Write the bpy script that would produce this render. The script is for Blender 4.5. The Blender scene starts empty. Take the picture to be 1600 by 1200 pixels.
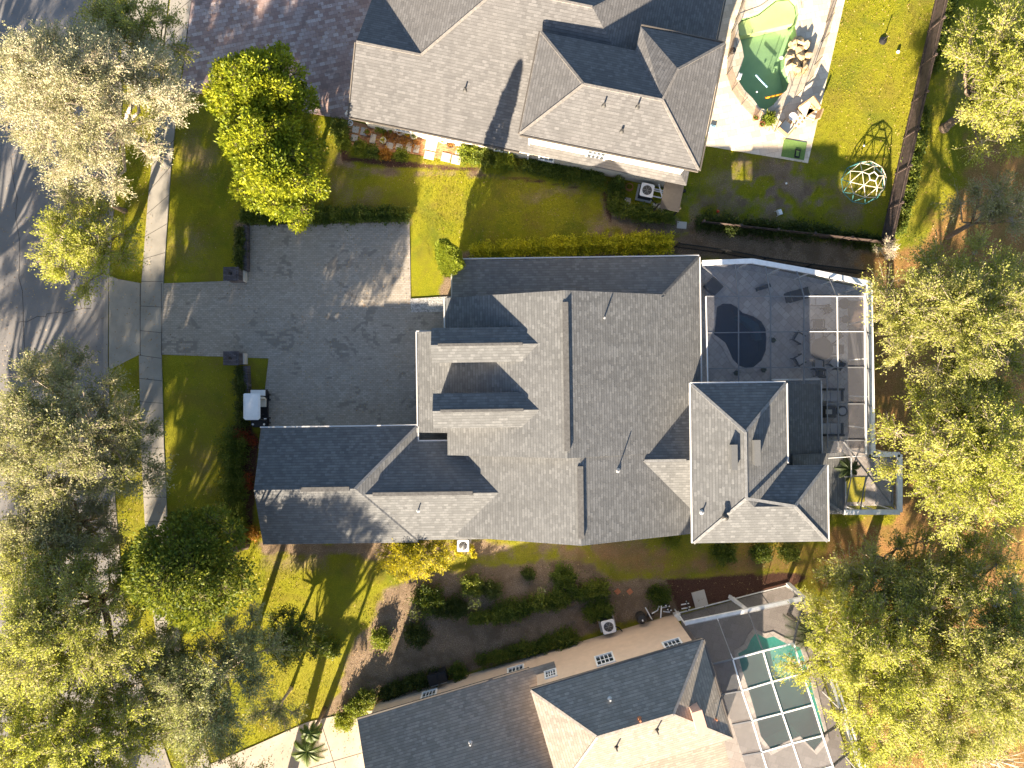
import bpy, math, random
import numpy as np
from mathutils import Vector, Matrix
from mathutils.geometry import tessellate_polygon
R = math.radians
random.seed(7); rng = np.random.default_rng(7)
SC = bpy.context.scene
COL = SC.collection
# ---------------------------------------------------------------- camera, sky, sun, exposure
H = 46.3                      # drone height in metres
PX = 24.0                     # photo pixels per metre at ground level
cam_d = bpy.data.cameras.new("camera"); cam = bpy.data.objects.new("camera", cam_d); COL.objects.link(cam)
cam.location = (0, 0, H); cam.rotation_euler = (0, 0, 0)
cam_d.sensor_width = 36; cam_d.lens = 18 * H / (800 / PX); cam_d.clip_end = 600; cam_d.clip_start = 0.5
SC.camera = cam
SUN_EL, SUN_AZ = 20.0, 200.0
wd = bpy.data.worlds.new("World"); SC.world = wd; wd.use_nodes = True
nt = wd.node_tree; nt.nodes.clear()
sky = nt.nodes.new("ShaderNodeTexSky"); sky.sky_type = 'NISHITA'; sky.sun_disc = False
sky.sun_elevation = R(SUN_EL); sky.sun_rotation = R(SUN_AZ); sky.dust_density = 1.0
bg = nt.nodes.new("ShaderNodeBackground"); bg.inputs[1].default_value = 0.05
wo = nt.nodes.new("ShaderNodeOutputWorld")
nt.links.new(sky.outputs[0], bg.inputs[0]); nt.links.new(bg.outputs[0], wo.inputs[0])
sl = bpy.data.lights.new("sun", 'SUN'); sl.energy = 5.0; sl.angle = R(0.6); sl.color = (1.0, 0.82, 0.60)
so = bpy.data.objects.new("sun", sl); COL.objects.link(so)
sd = Vector((math.sin(R(SUN_AZ)) * math.cos(R(SUN_EL)), math.cos(R(SUN_AZ)) * math.cos(R(SUN_EL)), math.sin(R(SUN_EL))))
so.rotation_euler = sd.to_track_quat('Z', 'Y').to_euler(); so.location = sd * 90
SC.view_settings.view_transform = 'Standard'; SC.view_settings.look = 'None'
SC.view_settings.exposure = 2.5; SC.view_settings.gamma = 1.0
SC.cycles.max_bounces = 6; SC.cycles.transparent_max_bounces = 16
SC.cycles.diffuse_bounces = 3; SC.cycles.glossy_bounces = 2; SC.cycles.transmission_bounces = 3
SC.cycles.use_denoising = True

# ---------------------------------------------------------------- coordinates
def W(px, py, h=0.0):
    "photo pixel of a point that stands h metres up -> world"
    f = (H - h) / H
    return Vector(((px - 800) / PX * f, (600 - py) / PX * f, h))
def G(px, py, z=0.0):
    "ground-plan pixel (no parallax) -> world"
    return Vector(((px - 800) / PX, (600 - py) / PX, z))
def up(fs):
    return [W(*p) for p in fs]

# ---------------------------------------------------------------- mesh helpers
ORIG = {}
class MB:
    def __init__(s): s.v = []; s.f = []; s.uv = {}
    def face(s, pts, uv=None):
        i = len(s.v); s.v += [tuple(p) for p in pts]; s.f.append(tuple(range(i, i + len(pts))))
        if uv: s.uv[len(s.f) - 1] = uv
        return s
    def prism(s, poly, z0, z1):
        n = len(poly); i = len(s.v)
        a = sum(poly[k][0] * poly[(k + 1) % n][1] - poly[(k + 1) % n][0] * poly[k][1] for k in range(n))
        if a < 0: poly = poly[::-1]
        s.v += [(p[0], p[1], z0) for p in poly] + [(p[0], p[1], z1) for p in poly]
        s.f.append(tuple(range(i + n - 1, i - 1, -1))); s.f.append(tuple(range(i + n, i + 2 * n)))
        for k in range(n):
            l = (k + 1) % n; s.f.append((i + k, i + l, i + n + l, i + n + k))
        return s
    def box(s, c, d, rz=0.0, rx=0.0, ry=0.0):
        M = Matrix.Translation(c) @ Matrix.Rotation(rz, 4, 'Z') @ Matrix.Rotation(ry, 4, 'Y') @ Matrix.Rotation(rx, 4, 'X')
        i = len(s.v); x, y, z = d[0] / 2, d[1] / 2, d[2] / 2
        for q in ((-x,-y,-z),(x,-y,-z),(x,y,-z),(-x,y,-z),(-x,-y,z),(x,-y,z),(x,y,z),(-x,y,z)): s.v.append(tuple(M @ Vector(q)))
        for q in ((3,2,1,0),(4,5,6,7),(0,1,5,4),(1,2,6,5),(2,3,7,6),(3,0,4,7)): s.f.append(tuple(i + k for k in q))
        return s
    def bar(s, a, b, w, h=None):
        a = Vector(a); b = Vector(b); h = h or w; d = b - a; L = d.length
        if L < 1e-5: return s
        q = d.to_track_quat('X', 'Z'); i = len(s.v)
        for x in (0, L):
            for y, z in ((-w/2,-h/2),(w/2,-h/2),(w/2,h/2),(-w/2,h/2)): s.v.append(tuple(a + q @ Vector((x, y, z))))
        for k in range(4):
            l = (k + 1) % 4; s.f.append((i + k, i + l, i + 4 + l, i + 4 + k))
        s.f.append((i+3,i+2,i+1,i)); s.f.append((i+4,i+5,i+6,i+7)); return s
    def tube(s, pts, r, n=8, cap=True):
        pts = [Vector(p) for p in pts]; rs = r if isinstance(r, (list, tuple)) else [r] * len(pts)
        i = len(s.v); m = len(pts)
        for k, p in enumerate(pts):
            d = (pts[min(k+1,m-1)] - pts[max(k-1,0)]).normalized()
            a = d.orthogonal().normalized(); 
            if abs(d.z) < .9: a = d.cross(Vector((0,0,1))).normalized()
            b = d.cross(a)
            for j in range(n):
                t = 2*math.pi*j/n; s.v.append(tuple(p + (a*math.cos(t)+b*math.sin(t))*rs[k]))
        for k in range(m-1):
            for j in range(n):
                l = (j+1)%n; s.f.append((i+k*n+j, i+k*n+l, i+(k+1)*n+l, i+(k+1)*n+j))
        if cap:
            s.f.append(tuple(i+j for j in range(n-1,-1,-1))); s.f.append(tuple(i+(m-1)*n+j for j in range(n)))
        return s
    def lathe(s, c, prof, n=16):
        "prof: (radius, z) list"
        i = len(s.v); c = Vector(c); m = len(prof)
        for r_, z in prof:
            for j in range(n):
                t = 2*math.pi*j/n; s.v.append((c.x+r_*math.cos(t), c.y+r_*math.sin(t), c.z+z))
        for k in range(m-1):
            for j in range(n):
                l=(j+1)%n; s.f.append((i+k*n+j, i+k*n+l, i+(k+1)*n+l, i+(k+1)*n+j))
        s.f.append(tuple(i+j for j in range(n-1,-1,-1))); s.f.append(tuple(i+(m-1)*n+j for j in range(n)))
        return s
    def slab(s, poly, t=0.14):
        "roof plane with thickness; uv along the eave and up the slope"
        P = [Vector(p) for p in poly]
        n = Vector((0,0,0))
        for k in range(len(P)): n += P[k].cross(P[(k+1)%len(P)])
        if n.z < 0: P = P[::-1]; n = -n
        n.normalize(); u = Vector((0,0,1)).cross(n)
        u = u.normalized() if u.length > 1e-4 else Vector((1,0,0)); v = n.cross(u)
        uv = [(p.dot(u), p.dot(v)) for p in P]
        s.face(P, uv); lo = [p - Vector((0,0,t)) for p in P]
        i = len(s.v); k_ = len(P); s.v += [tuple(p) for p in P] + [tuple(p) for p in lo]
        for k in range(k_):
            l = (k+1)%k_; s.f.append((i+k_+k, i+k_+l, i+l, i+k))
        s.f.append(tuple(i+k_+k for k in range(k_-1,-1,-1)))
        return s
def tag(o, label=None, cat=None, group=None, kind=None):
    if label: o["label"] = label
    if cat: o["category"] = cat
    if group: o["group"] = group
    if kind: o["kind"] = kind
    return o
def thing(name, label, cat, loc=(0,0,0), rz=0.0, group=None, world=True):
    o = bpy.data.objects.new(name, None); COL.objects.link(o); o.empty_display_size = .3
    o.location = loc; o.rotation_euler = (0,0,rz); tag(o, label, cat, group)
    ORIG[o.name] = Vector(loc) if world else Vector((0,0,0))
    return o
def obj(name, mb, mat, parent=None, loc=None, smooth=False, label=None):
    me = bpy.data.meshes.new(name)
    off = ORIG[parent.name] if parent else Vector(loc or (0,0,0))
    me.from_pydata([(v[0]-off[0], v[1]-off[1], v[2]-off[2]) for v in mb.v], [], mb.f)
    if mb.uv:
        uvl = me.uv_layers.new(name="UVMap")
        for fi, uv in mb.uv.items():
            for li, q in zip(me.polygons[fi].loop_indices, uv): uvl.data[li].uv = q
    me.materials.append(mat)
    if smooth: me.polygons.foreach_set('use_smooth', [True]*len(me.polygons))
    o = bpy.data.objects.new(name, me); COL.objects.link(o)
    if parent: o.parent = parent
    else: o.location = off
    ORIG[o.name] = off
    if label: o["label"] = label
    return o
def dup(root, loc, rz, label=None, group=None):
    r = root.copy(); COL.objects.link(r); r.location = loc; r.rotation_euler = (0,0,rz)
    if label: r["label"] = label
    if group: r["group"] = group
    for ch in list(root.children):
        c = ch.copy(); COL.objects.link(c); c.parent = r
        for g in ch.children:
            d = g.copy(); COL.objects.link(d); d.parent = c
    return r
def npmesh(name, V, F, mat, parent=None, loc=None, tint=None, k=4):
    "V (n,3) array, F (m,k) array"
    off = ORIG[parent.name] if parent else Vector(loc or (0,0,0))
    V = V - np.array(off)
    me = bpy.data.meshes.new(name); m = len(F)
    me.vertices.add(len(V)); me.vertices.foreach_set('co', V.astype(np.float32).ravel())
    me.loops.add(m*k); me.loops.foreach_set('vertex_index', F.astype(np.int32).ravel())
    me.polygons.add(m); me.polygons.foreach_set('loop_start', np.arange(0, m*k, k, dtype=np.int32))
    me.polygons.foreach_set('loop_total', np.full(m, k, dtype=np.int32))
    me.update(calc_edges=True)
    if tint is not None:
        a = me.attributes.new('tint', 'FLOAT', 'FACE'); a.data.foreach_set('value', tint.astype(np.float32))
    me.materials.append(mat)
    o = bpy.data.objects.new(name, me); COL.objects.link(o)
    if parent: o.parent = parent
    else: o.location = off
    ORIG[o.name] = off
    return o

# ---------------------------------------------------------------- materials
class N:
    def __init__(s, name):
        s.m = bpy.data.materials.new(name); s.m.use_nodes = True; s.t = s.m.node_tree; s.t.nodes.clear()
        s.out = s.t.nodes.new("ShaderNodeOutputMaterial")
    def n(s, typ, **kw):
        o = s.t.nodes.new("ShaderNode" + typ)
        for k, v in kw.items(): setattr(o, k, v)
        return o
    def l(s, a, b): s.t.links.new(a, b)
    def set(s, inp, v):
        if hasattr(v, 'is_output'): s.l(v, inp)
        elif isinstance(v, (tuple, list)): inp.default_value = (*v, 1) if len(v) == 3 and len(inp.default_value) == 4 else v
        else: inp.default_value = v
    def coord(s): 
        return s.n("NewGeometry").outputs['Position']
    def noise(s, sc, det=3, co=None, rough=.6, dist=0.0):
        o = s.n("TexNoise"); o.inputs['Scale'].default_value = sc; o.inputs['Detail'].default_value = det
        o.inputs['Roughness'].default_value = rough; o.inputs['Distortion'].default_value = dist
        s.l(co or s.coord(), o.inputs['Vector']); return o.outputs['Fac']
    def ramp(s, fac, stops):
        o = s.n("ValToRGB"); e = o.color_ramp.elements
        while len(e) < len(stops): e.new(.5)
        for k, (p, c) in enumerate(stops):
            e[k].position = p; e[k].color = (*c, 1) if isinstance(c, tuple) else (c, c, c, 1)
        s.l(fac, o.inputs[0]); return o.outputs[0]
    def mix(s, f, a, b, mode='MIX'):
        o = s.n("Mix", data_type='RGBA', blend_type=mode)
        s.set(o.inputs[0], f); s.set(o.inputs[6], a); s.set(o.inputs[7], b); return o.outputs[2]
    def math(s, op, a, b=0.0):
        o = s.n("Math", operation=op); s.set(o.inputs[0], a); s.set(o.inputs[1], b); return o.outputs[0]
    def bump(s, h, strength=.5, dist=.02):
        o = s.n("Bump"); o.inputs['Strength'].default_value = strength; o.inputs['Distance'].default_value = dist
        s.l(h, o.inputs['Height']); return o.outputs[0]
    def bsdf(s, col, rough=.8, metal=0.0, normal=None, spec=.3):
        o = s.n("BsdfPrincipled"); s.set(o.inputs['Base Color'], col); s.set(o.inputs['Roughness'], rough)
        o.inputs['Metallic'].default_value = metal; o.inputs['Specular IOR Level'].default_value = spec
        if normal: s.l(normal, o.inputs['Normal'])
        s.l(o.outputs[0], s.out.inputs[0]); return o
def simple(name, c, rough=.7, metal=0.0, var=.25, sc=6.0, spec=.3, bump=0.0):
    n = N(name); f = n.noise(sc, 4)
    a = tuple(min(1, x*(1-var)) for x in c); b = tuple(min(1, x*(1+var)) for x in c)
    col = n.ramp(f, [(.3, a), (.7, b)])
    n.bsdf(col, rough, metal, n.bump(n.noise(sc*6, 3), bump, .01) if bump else None, spec)
    return n.m
def shingle(name, base, warm, light, var=.35):
    "asphalt shingles: staggered tabs, each course edge painted with a dark shade line"
    n = N(name); uv = n.n("UVMap").outputs[0]
    br = n.n("TexBrick"); br.offset = .37; br.inputs['Scale'].default_value = 1.0
    br.inputs['Brick Width'].default_value = .26; br.inputs['Row Height'].default_value = .17
    br.inputs['Mortar Size'].default_value = .006; br.inputs['Mortar Smooth'].default_value = .3
    br.inputs['Color1'].default_value = (0,0,0,1); br.inputs['Color2'].default_value = (1,1,1,1)
    br.inputs['Mortar'].default_value = (.25,.25,.25,1)
    n.l(uv, br.inputs['Vector'])
    br2 = n.n("TexBrick"); br2.offset = .5; br2.inputs['Scale'].default_value = 1.0
    br2.inputs['Brick Width'].default_value = .26; br2.inputs['Row Height'].default_value = .17
    br2.inputs['Mortar Size'].default_value = 0.0; br2.inputs['Bias'].default_value = -.55
    br2.inputs['Color1'].default_value = (0,0,0,1); br2.inputs['Color2'].default_value = (1,1,1,1)
    n.l(uv, br2.inputs['Vector'])
    dark = tuple(x*(1-var) for x in base)
    c = n.mix(br.outputs['Color'], dark, tuple(x*(1+var*.55) for x in base))
    c = n.mix(n.math('MULTIPLY', br2.outputs['Color'], .5), c, light)
    c = n.mix(n.ramp(n.noise(.35, 4), [(.35, 0.0), (.7, .5)]), c, warm)
    c = n.mix(n.ramp(n.noise(30, 2), [(.3, .0), (.75, .55)]), c, tuple(x*.55 for x in base))
    st = n.n("Mapping"); st.inputs['Scale'].default_value = (1.2, .12, 1); n.l(uv, st.inputs[0])
    c = n.mix(n.ramp(n.noise(1.0, 4, st.outputs[0]), [(.46, 0.0), (.75, .35)]), c, tuple(x*.5 for x in base))
    sx = n.n("SeparateXYZ"); n.l(uv, sx.inputs[0])
    row = n.math('FRACT', n.math('DIVIDE', sx.outputs[1], .17))
    hgt = n.math('SUBTRACT', 1.0, row)
    line = n.math('GREATER_THAN', row, .86)
    c = n.mix(n.math('MULTIPLY', line, .5), c, tuple(x*.35 for x in base))  # low-sun shade at the course edges, put into the colour
    h = n.math('ADD', hgt, n.math('MULTIPLY', br.outputs['Color'], .35))
    h = n.math('ADD', h, n.math('MULTIPLY', n.noise(60, 2), .25))
    n.bsdf(c, .95, 0, n.bump(h, .9, .022), .15); return n.m
def paver(name, cols, bw, bh, dark=(.06,.06,.06), blotch=.5, rot=0.0, spots=None):
    n = N(name); mp = n.n("Mapping"); mp.inputs['Rotation'].default_value = (0,0,rot); n.l(n.coord(), mp.inputs[0])
    v = mp.outputs[0]
    br = n.n("TexBrick"); br.offset = .5; br.inputs['Scale'].default_value = 1.0
    br.inputs['Brick Width'].default_value = bw; br.inputs['Row Height'].default_value = bh
    br.inputs['Mortar Size'].default_value = .008; br.inputs['Color1'].default_value = (0,0,0,1)
    br.inputs['Color2'].default_value = (1,1,1,1); br.inputs['Mortar'].default_value = (.5,.5,.5,1)
    n.l(v, br.inputs['Vector'])
    c = n.ramp(br.outputs['Color'], [(k/(len(cols)-1), q) for k, q in enumerate(cols)])
    c = n.mix(n.ramp(n.noise(.5, 4), [(.4, 0.0), (.65, blotch)]), c, cols[0])
    if spots:
        bq = n.n("TexBrick"); bq.offset = .5; bq.inputs['Scale'].default_value = 1.0
        bq.inputs['Brick Width'].default_value = bw*1.3; bq.inputs['Row Height'].default_value = bh*1.3
        bq.inputs['Mortar Size'].default_value = 0; bq.inputs['Color1'].default_value = (0,0,0,1); bq.inputs['Color2'].default_value = (1,1,1,1)
        n.l(v, bq.inputs['Vector'])
        k = n.math('MULTIPLY', n.ramp(n.noise(.42, 2, dist=1.2), [(.57, 0.0), (.61, 1.0)]), n.math('GREATER_THAN', bq.outputs['Color'], .52))
        c = n.mix(n.math('MULTIPLY', k, .7), c, spots)
    c = n.mix(br.outputs['Fac'], c, dark)
    c = n.mix(n.ramp(n.noise(9, 5), [(.3, 0.0), (.8, .35)]), c, tuple(x*.6 for x in cols[0]))
    h = n.math('ADD', n.math('MULTIPLY', br.outputs['Fac'], -1.0), n.math('MULTIPLY', n.noise(40, 3), .4))
    n.bsdf(c, .85, 0, n.bump(h, .5, .01), .25); return n.m
def concrete(name, c, stain=.35):
    n = N(name)
    k = n.ramp(n.noise(.6, 5), [(.3, tuple(x*(1-stain) for x in c)), (.7, c)])
    k = n.mix(n.ramp(n.noise(14, 5), [(.35, 0.0), (.8, .4)]), k, tuple(x*.72 for x in c))
    k = n.mix(n.ramp(n.noise(90, 2), [(.55, 0.0), (.8, .5)]), k, tuple(x*.55 for x in c))
    n.bsdf(k, .9, 0, n.bump(n.noise(70, 3), .3, .01), .2); return n.m
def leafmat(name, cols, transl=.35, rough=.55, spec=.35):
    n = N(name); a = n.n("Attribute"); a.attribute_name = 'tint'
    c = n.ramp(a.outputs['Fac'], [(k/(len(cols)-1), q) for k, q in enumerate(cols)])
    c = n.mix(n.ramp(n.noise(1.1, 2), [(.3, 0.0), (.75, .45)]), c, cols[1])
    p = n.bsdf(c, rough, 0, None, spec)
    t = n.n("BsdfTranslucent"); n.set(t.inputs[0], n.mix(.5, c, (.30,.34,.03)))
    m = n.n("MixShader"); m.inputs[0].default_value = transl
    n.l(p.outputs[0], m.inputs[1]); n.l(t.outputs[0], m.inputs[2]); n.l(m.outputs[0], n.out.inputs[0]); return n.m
def glassmat(name, c=(.03,.04,.05)):
    n = N(name); n.bsdf(c, .08, 0, None, .8); return n.m
def screenmat(name, c, fac):
    n = N(name); t = n.n("BsdfTransparent"); d = n.n("BsdfDiffuse"); d.inputs[0].default_value = (*c, 1)
    m = n.n("MixShader"); m.inputs[0].default_value = fac
    n.l(t.outputs[0], m.inputs[1]); n.l(d.outputs[0], m.inputs[2]); n.l(m.outputs[0], n.out.inputs[0]); return n.m
def watermat(name, tint, bump=.12, scale=2.5):
    n = N(name); t = n.n("BsdfTransparent"); t.inputs[0].default_value = (*tint, 1)
    g = n.n("BsdfGlossy"); g.inputs['Roughness'].default_value = .04
    b = n.bump(n.noise(scale, 3), bump, .05); n.l(b, g.inputs['Normal'])
    fr = n.n("Fresnel"); fr.inputs[0].default_value = 1.33; n.l(b, fr.inputs['Normal'])
    m = n.n("MixShader"); n.l(fr.outputs[0], m.inputs[0]); n.l(t.outputs[0], m.inputs[1]); n.l(g.outputs[0], m.inputs[2])
    n.l(m.outputs[0], n.out.inputs[0]); return n.m

M = {}
M['shingle_main'] = shingle('grey shingles', (.145,.151,.157), (.155,.160,.166), (.275,.284,.293), .24)
M['shingle_top'] = shingle('taupe shingles', (.148,.148,.152), (.158,.155,.156), (.225,.225,.23), .25)
M['shingle_low'] = shingle('slate shingles', (.28,.256,.225), (.305,.27,.215), (.415,.38,.335), .28)
M['gutter'] = simple('white aluminium gutter', (.50,.50,.50), .4, var=.06)
M['dark_gutter'] = simple('dark bronze gutter', (.10,.09,.08), .5, var=.1)
M['cap'] = simple('ridge cap', (.09,.09,.09), .9, bump=.4)
M['stucco_white'] = simple('cream stucco', (.72,.66,.56), .9, var=.05, bump=.2)
M['stucco_peach'] = simple('peach stucco', (.68,.52,.39), .9, var=.07, sc=2, bump=.25)
M['stucco_grey'] = simple('grey stucco', (.42,.41,.40), .9, var=.06, bump=.2)
M['white'] = simple('white paint', (.80,.80,.79), .5, var=.04)
M['glass'] = glassmat('window glass')
M['dark_metal'] = simple('bronze aluminium', (.035,.033,.032), .45, var=.15)
M['black'] = simple('black plastic', (.018,.018,.02), .45, var=.2)
M['grey_metal'] = simple('galvanised metal', (.42,.43,.44), .4, .4, var=.1)
M['cage_white'] = simple('white cage beam', (.78,.79,.80), .45, var=.1, sc=3)
M['screen'] = screenmat('dark insect screen', (.17,.175,.20), .28)
M['screen_top'] = screenmat('grey insect screen', (.12,.125,.135), .52)
M['concrete'] = concrete('pavement concrete', (.33,.315,.285))
M['concrete_warm'] = concrete('driveway concrete', (.47,.415,.35))
M['asphalt'] = concrete('old asphalt', (.215,.21,.212), .25)
M['curb'] = concrete('kerb concrete', (.30,.28,.26))
M['joint'] = simple('dark joint', (.06,.055,.05), .95)
M['paver'] = paver('grey pavers', [(.29,.265,.228),(.345,.316,.275),(.40,.368,.325)], .24, .12, (.20,.182,.158), .45, spots=(.17,.155,.14))
M['paver_pink'] = paver('rose brown pavers', [(.29,.20,.18),(.39,.28,.25),(.44,.35,.33),(.56,.48,.46)], .36, .24, (.20,.16,.15), .25, R(-12), spots=(.23,.17,.155))
M['travertine'] = paver('cream travertine', [(.56,.47,.35),(.66,.58,.46),(.74,.68,.57)], .60, .40, (.42,.35,.27), .2, R(-12))
M['lanai_grey'] = paver('dark grey deck', [(.24,.215,.205),(.28,.255,.245),(.32,.29,.28)], .5, .5, (.20,.18,.17), .25, R(16))
M['lanai'] = paver('grey beige lanai pavers', [(.42,.38,.36),(.52,.475,.45),(.60,.55,.52)], .42, .42, (.22,.20,.19), .25, R(45))
M['brick_patio'] = paver('orange brick patio', [(.34,.15,.07),(.48,.25,.12),(.62,.40,.2)], .22, .11, (.22,.12,.07), .3, R(-12))
M['gravel'] = paver('white gravel', [(.25,.25,.25),(.5,.5,.5),(.7,.7,.7)], .09, .07, (.15,.15,.15), .1, .3)
M['slabstone'] = concrete('pale stone slab', (.56,.53,.48), .2)
M['brickwall'] = paver('dark brick', [(.07,.06,.065),(.11,.10,.11),(.15,.14,.16)], .24, .08, (.04,.04,.045), .3)
M['bark'] = simple('bark', (.17,.13,.10), .95, var=.35, sc=9, bump=.8)
M['bark_pale'] = simple('pale bark', (.40,.34,.29), .95, var=.3, sc=9, bump=.6)
M['twig'] = simple('twig', (.46,.39,.31), .9, var=.3, sc=3)
M['twig_green'] = simple('green twig', (.24,.22,.11), .9, var=.3, sc=3)
M['wood_fence'] = simple('weathered dark fence', (.085,.062,.055), .9, var=.4, sc=4, bump=.5)
M['black_fence'] = simple('black aluminium fence', (.012,.012,.013), .5)
M['leaf_oak_tan'] = leafmat('tan oak leaf', [(.26,.25,.13),(.40,.385,.22),(.52,.49,.33),(.62,.58,.44)], .35)
M['leaf_oak'] = leafmat('oak leaf', [(.14,.17,.035),(.31,.33,.075),(.47,.46,.14),(.62,.59,.26)], .54)
M['leaf_oak_grey'] = leafmat('grey oak leaf', [(.13,.14,.065),(.25,.25,.12),(.40,.385,.21),(.56,.52,.35)], .45)
M['leaf_gum'] = leafmat('sage leaf', [(.14,.17,.075),(.27,.30,.135),(.40,.41,.19),(.52,.50,.28)], .4)
M['leaf_lime'] = leafmat('lime oak leaf', [(.19,.22,.03),(.38,.41,.06),(.56,.56,.13),(.68,.65,.24)], .56)
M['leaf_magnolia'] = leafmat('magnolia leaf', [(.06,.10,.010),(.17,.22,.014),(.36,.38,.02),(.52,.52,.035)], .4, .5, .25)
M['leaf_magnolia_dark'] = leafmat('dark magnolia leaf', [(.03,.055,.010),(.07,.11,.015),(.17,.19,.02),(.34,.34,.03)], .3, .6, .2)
M['leaf_yellow'] = leafmat('yellow leaf', [(.34,.30,.01),(.50,.42,.012),(.62,.50,.02)], .4)
M['leaf_golden'] = leafmat('golden hedge leaf', [(.10,.16,.01),(.42,.42,.015),(.66,.60,.02)], .35)
M['leaf_shrub'] = leafmat('shrub leaf', [(.03,.06,.010),(.07,.115,.015),(.13,.17,.02),(.24,.25,.04)], .3)
M['leaf_bright'] = leafmat('bright hedge leaf', [(.08,.13,.012),(.17,.22,.02),(.30,.32,.03)], .35)
M['leaf_red'] = leafmat('red leaf', [(.12,.012,.012),(.30,.04,.02),(.45,.12,.04)], .3)
M['leaf_orange'] = leafmat('orange leaf', [(.25,.08,.012),(.42,.17,.02),(.52,.28,.05)], .3)
M['leaf_dark'] = leafmat('deep green leaf', [(.02,.035,.008),(.045,.07,.012),(.08,.11,.02)], .25)
M['frond'] = leafmat('palm frond', [(.06,.10,.015),(.14,.19,.03),(.26,.28,.06)], .3)
M['pool_pale'] = simple('pale plaster', (.74,.66,.36), .8, var=.08, sc=1)
M['pool_green'] = simple('green plaster', (.40,.50,.33), .8, var=.10, sc=1)
M['pool_dark'] = simple('dark pebble plaster', (.03,.075,.12), .8, var=.2, sc=3)
M['pool_teal'] = simple('teal plaster', (.15,.36,.34), .8, var=.12, sc=1)
M['water_green'] = watermat('green pool water', (.76,.90,.78))
M['water_dark'] = watermat('dark pool water', (.27,.42,.55))
M['water_teal'] = watermat('teal pool water', (.60,.88,.84))
M['rock'] = simple('cream rock', (.38,.29,.17), .9, var=.35, sc=5, bump=.8)
M['mulch'] = simple('mulch', (.14,.10,.08), .95, var=.5, sc=18, bump=1.0)
M['turf_mat'] = simple('green turf mat', (.13,.22,.06), .95, var=.15, sc=10)
M['wicker'] = simple('tan wicker', (.36,.24,.13), .85, var=.25, sc=20, bump=.5)
M['cushion'] = simple('cream cushion', (.66,.60,.50), .9, var=.05)
M['cushion_grey'] = simple('grey cushion', (.40,.40,.42), .9, var=.06)
M['red'] = simple('red plastic', (.62,.07,.02), .4, var=.1)
M['orange'] = simple('orange foam', (.85,.33,.02), .6, var=.1)
M['blue_pale'] = simple('pale blue foam', (.38,.62,.78), .6, var=.1)
M['teal_pipe'] = simple('teal painted pipe', (.10,.30,.30), .4, var=.15)
M['cream_pipe'] = simple('cream painted pipe', (.62,.56,.44), .4, var=.1)
M['terracotta'] = simple('terracotta', (.40,.16,.08), .8, var=.15)
M['stonepink'] = simple('pink stucco chimney', (.50,.32,.26), .9, var=.08)
M['copper'] = simple('dark vent metal', (.05,.05,.05), .5)

# ---------------------------------------------------------------- ground
def vnoise(X, Y, sc, seed, octv=4):
    r = np.random.default_rng(seed); T = r.random((64, 64)); out = np.zeros_like(X); amp = 1; tot = 0
    for o in range(octv):
        x = X*sc*2**o + 100; y = Y*sc*2**o + 100
        xi = np.floor(x).astype(int); yi = np.floor(y).astype(int); fx = x-xi; fy = y-yi
        fx = fx*fx*(3-2*fx); fy = fy*fy*(3-2*fy)
        a = T[xi % 64, yi % 64]; b = T[(xi+1) % 64, yi % 64]; c = T[xi % 64, (yi+1) % 64]; d = T[(xi+1) % 64, (yi+1) % 64]
        out += amp*((a*(1-fx)+b*fx)*(1-fy)+(c*(1-fx)+d*fx)*fy); tot += amp; amp *= .55
    return out/tot
def inpoly(X, Y, poly):
    ins = np.zeros(X.shape, bool); n = len(poly)
    for k in range(n):
        x1, y1 = poly[k]; x2, y2 = poly[(k+1) % n]
        if y1 == y2: continue
        c = ((Y > min(y1, y2)) & (Y <= max(y1, y2))) & (X < (x2-x1)*(Y-y1)/(y2-y1)+x1); ins ^= c
    return ins
def sdist(X, Y, poly):
    d = np.full(X.shape, 1e9); n = len(poly)
    for k in range(n):
        x1, y1 = poly[k]; x2, y2 = poly[(k+1) % n]; dx, dy = x2-x1, y2-y1
        t = np.clip(((X-x1)*dx+(Y-y1)*dy)/(dx*dx+dy*dy+1e-9), 0, 1)
        d = np.minimum(d, np.hypot(X-x1-t*dx, Y-y1-t*dy))
    return np.where(inpoly(X, Y, poly), d, -d)
DECK_TOP = [(1118,-60),(1102,228),(1262,255),(1322,-10),(1335,-60)]
LANAI = [(1075,412),(1174,414),(1353,452),(1357,716),(1392,716),(1392,790),(1225,790),(1225,745),(1075,745)]
DECK_LOW = [(1062,962),(1236,914),(1330,1200),(1345,1260),(1150,1310)]
def ring(px): 
    return [(W(x, y).x, W(x, y).y) for x, y in px]
POOL_TOP = [(1152,38),(1160,28),(1174,23),(1188,18),(1202,7),(1216,-4),(1235,-6),(1246,5),(1248,20),(1243,40),(1245,58),(1237,72),(1228,86),(1226,104),(1230,118),(1233,130),(1229,142),(1218,152),(1208,165),(1196,173),(1186,170),(1176,156),(1162,142),(1153,128),(1152,116),(1157,104),(1161,90),(1158,72),(1153,55)]
POOL_MAIN = [(1119,480),(1128,474),(1142,474),(1152,480),(1160,488),(1178,494),(1190,502),(1197,514),(1198,530),(1197,548),(1190,564),(1178,574),(1166,576),(1154,572),(1144,562),(1138,548),(1132,536),(1122,528),(1114,522),(1117,504)]
POOL_LOW = [(1152,1020),(1166,1012),(1172,998),(1180,988),(1196,996),(1208,993),(1220,1000),(1232,1006),(1250,1010),(1262,1045),(1272,1085),(1282,1120),(1290,1150),(1272,1172),(1250,1150),(1225,1160),(1205,1172),(1188,1150),(1178,1110),(1166,1070),(1158,1045)]
cs = .2
xs = np.arange(-44, 44.01, cs); ys = np.arange(-34, 34.01, cs)
GX, GY = np.meshgrid(xs, ys); FX = GX*PX+800; FY = 600-GY*PX
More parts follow.
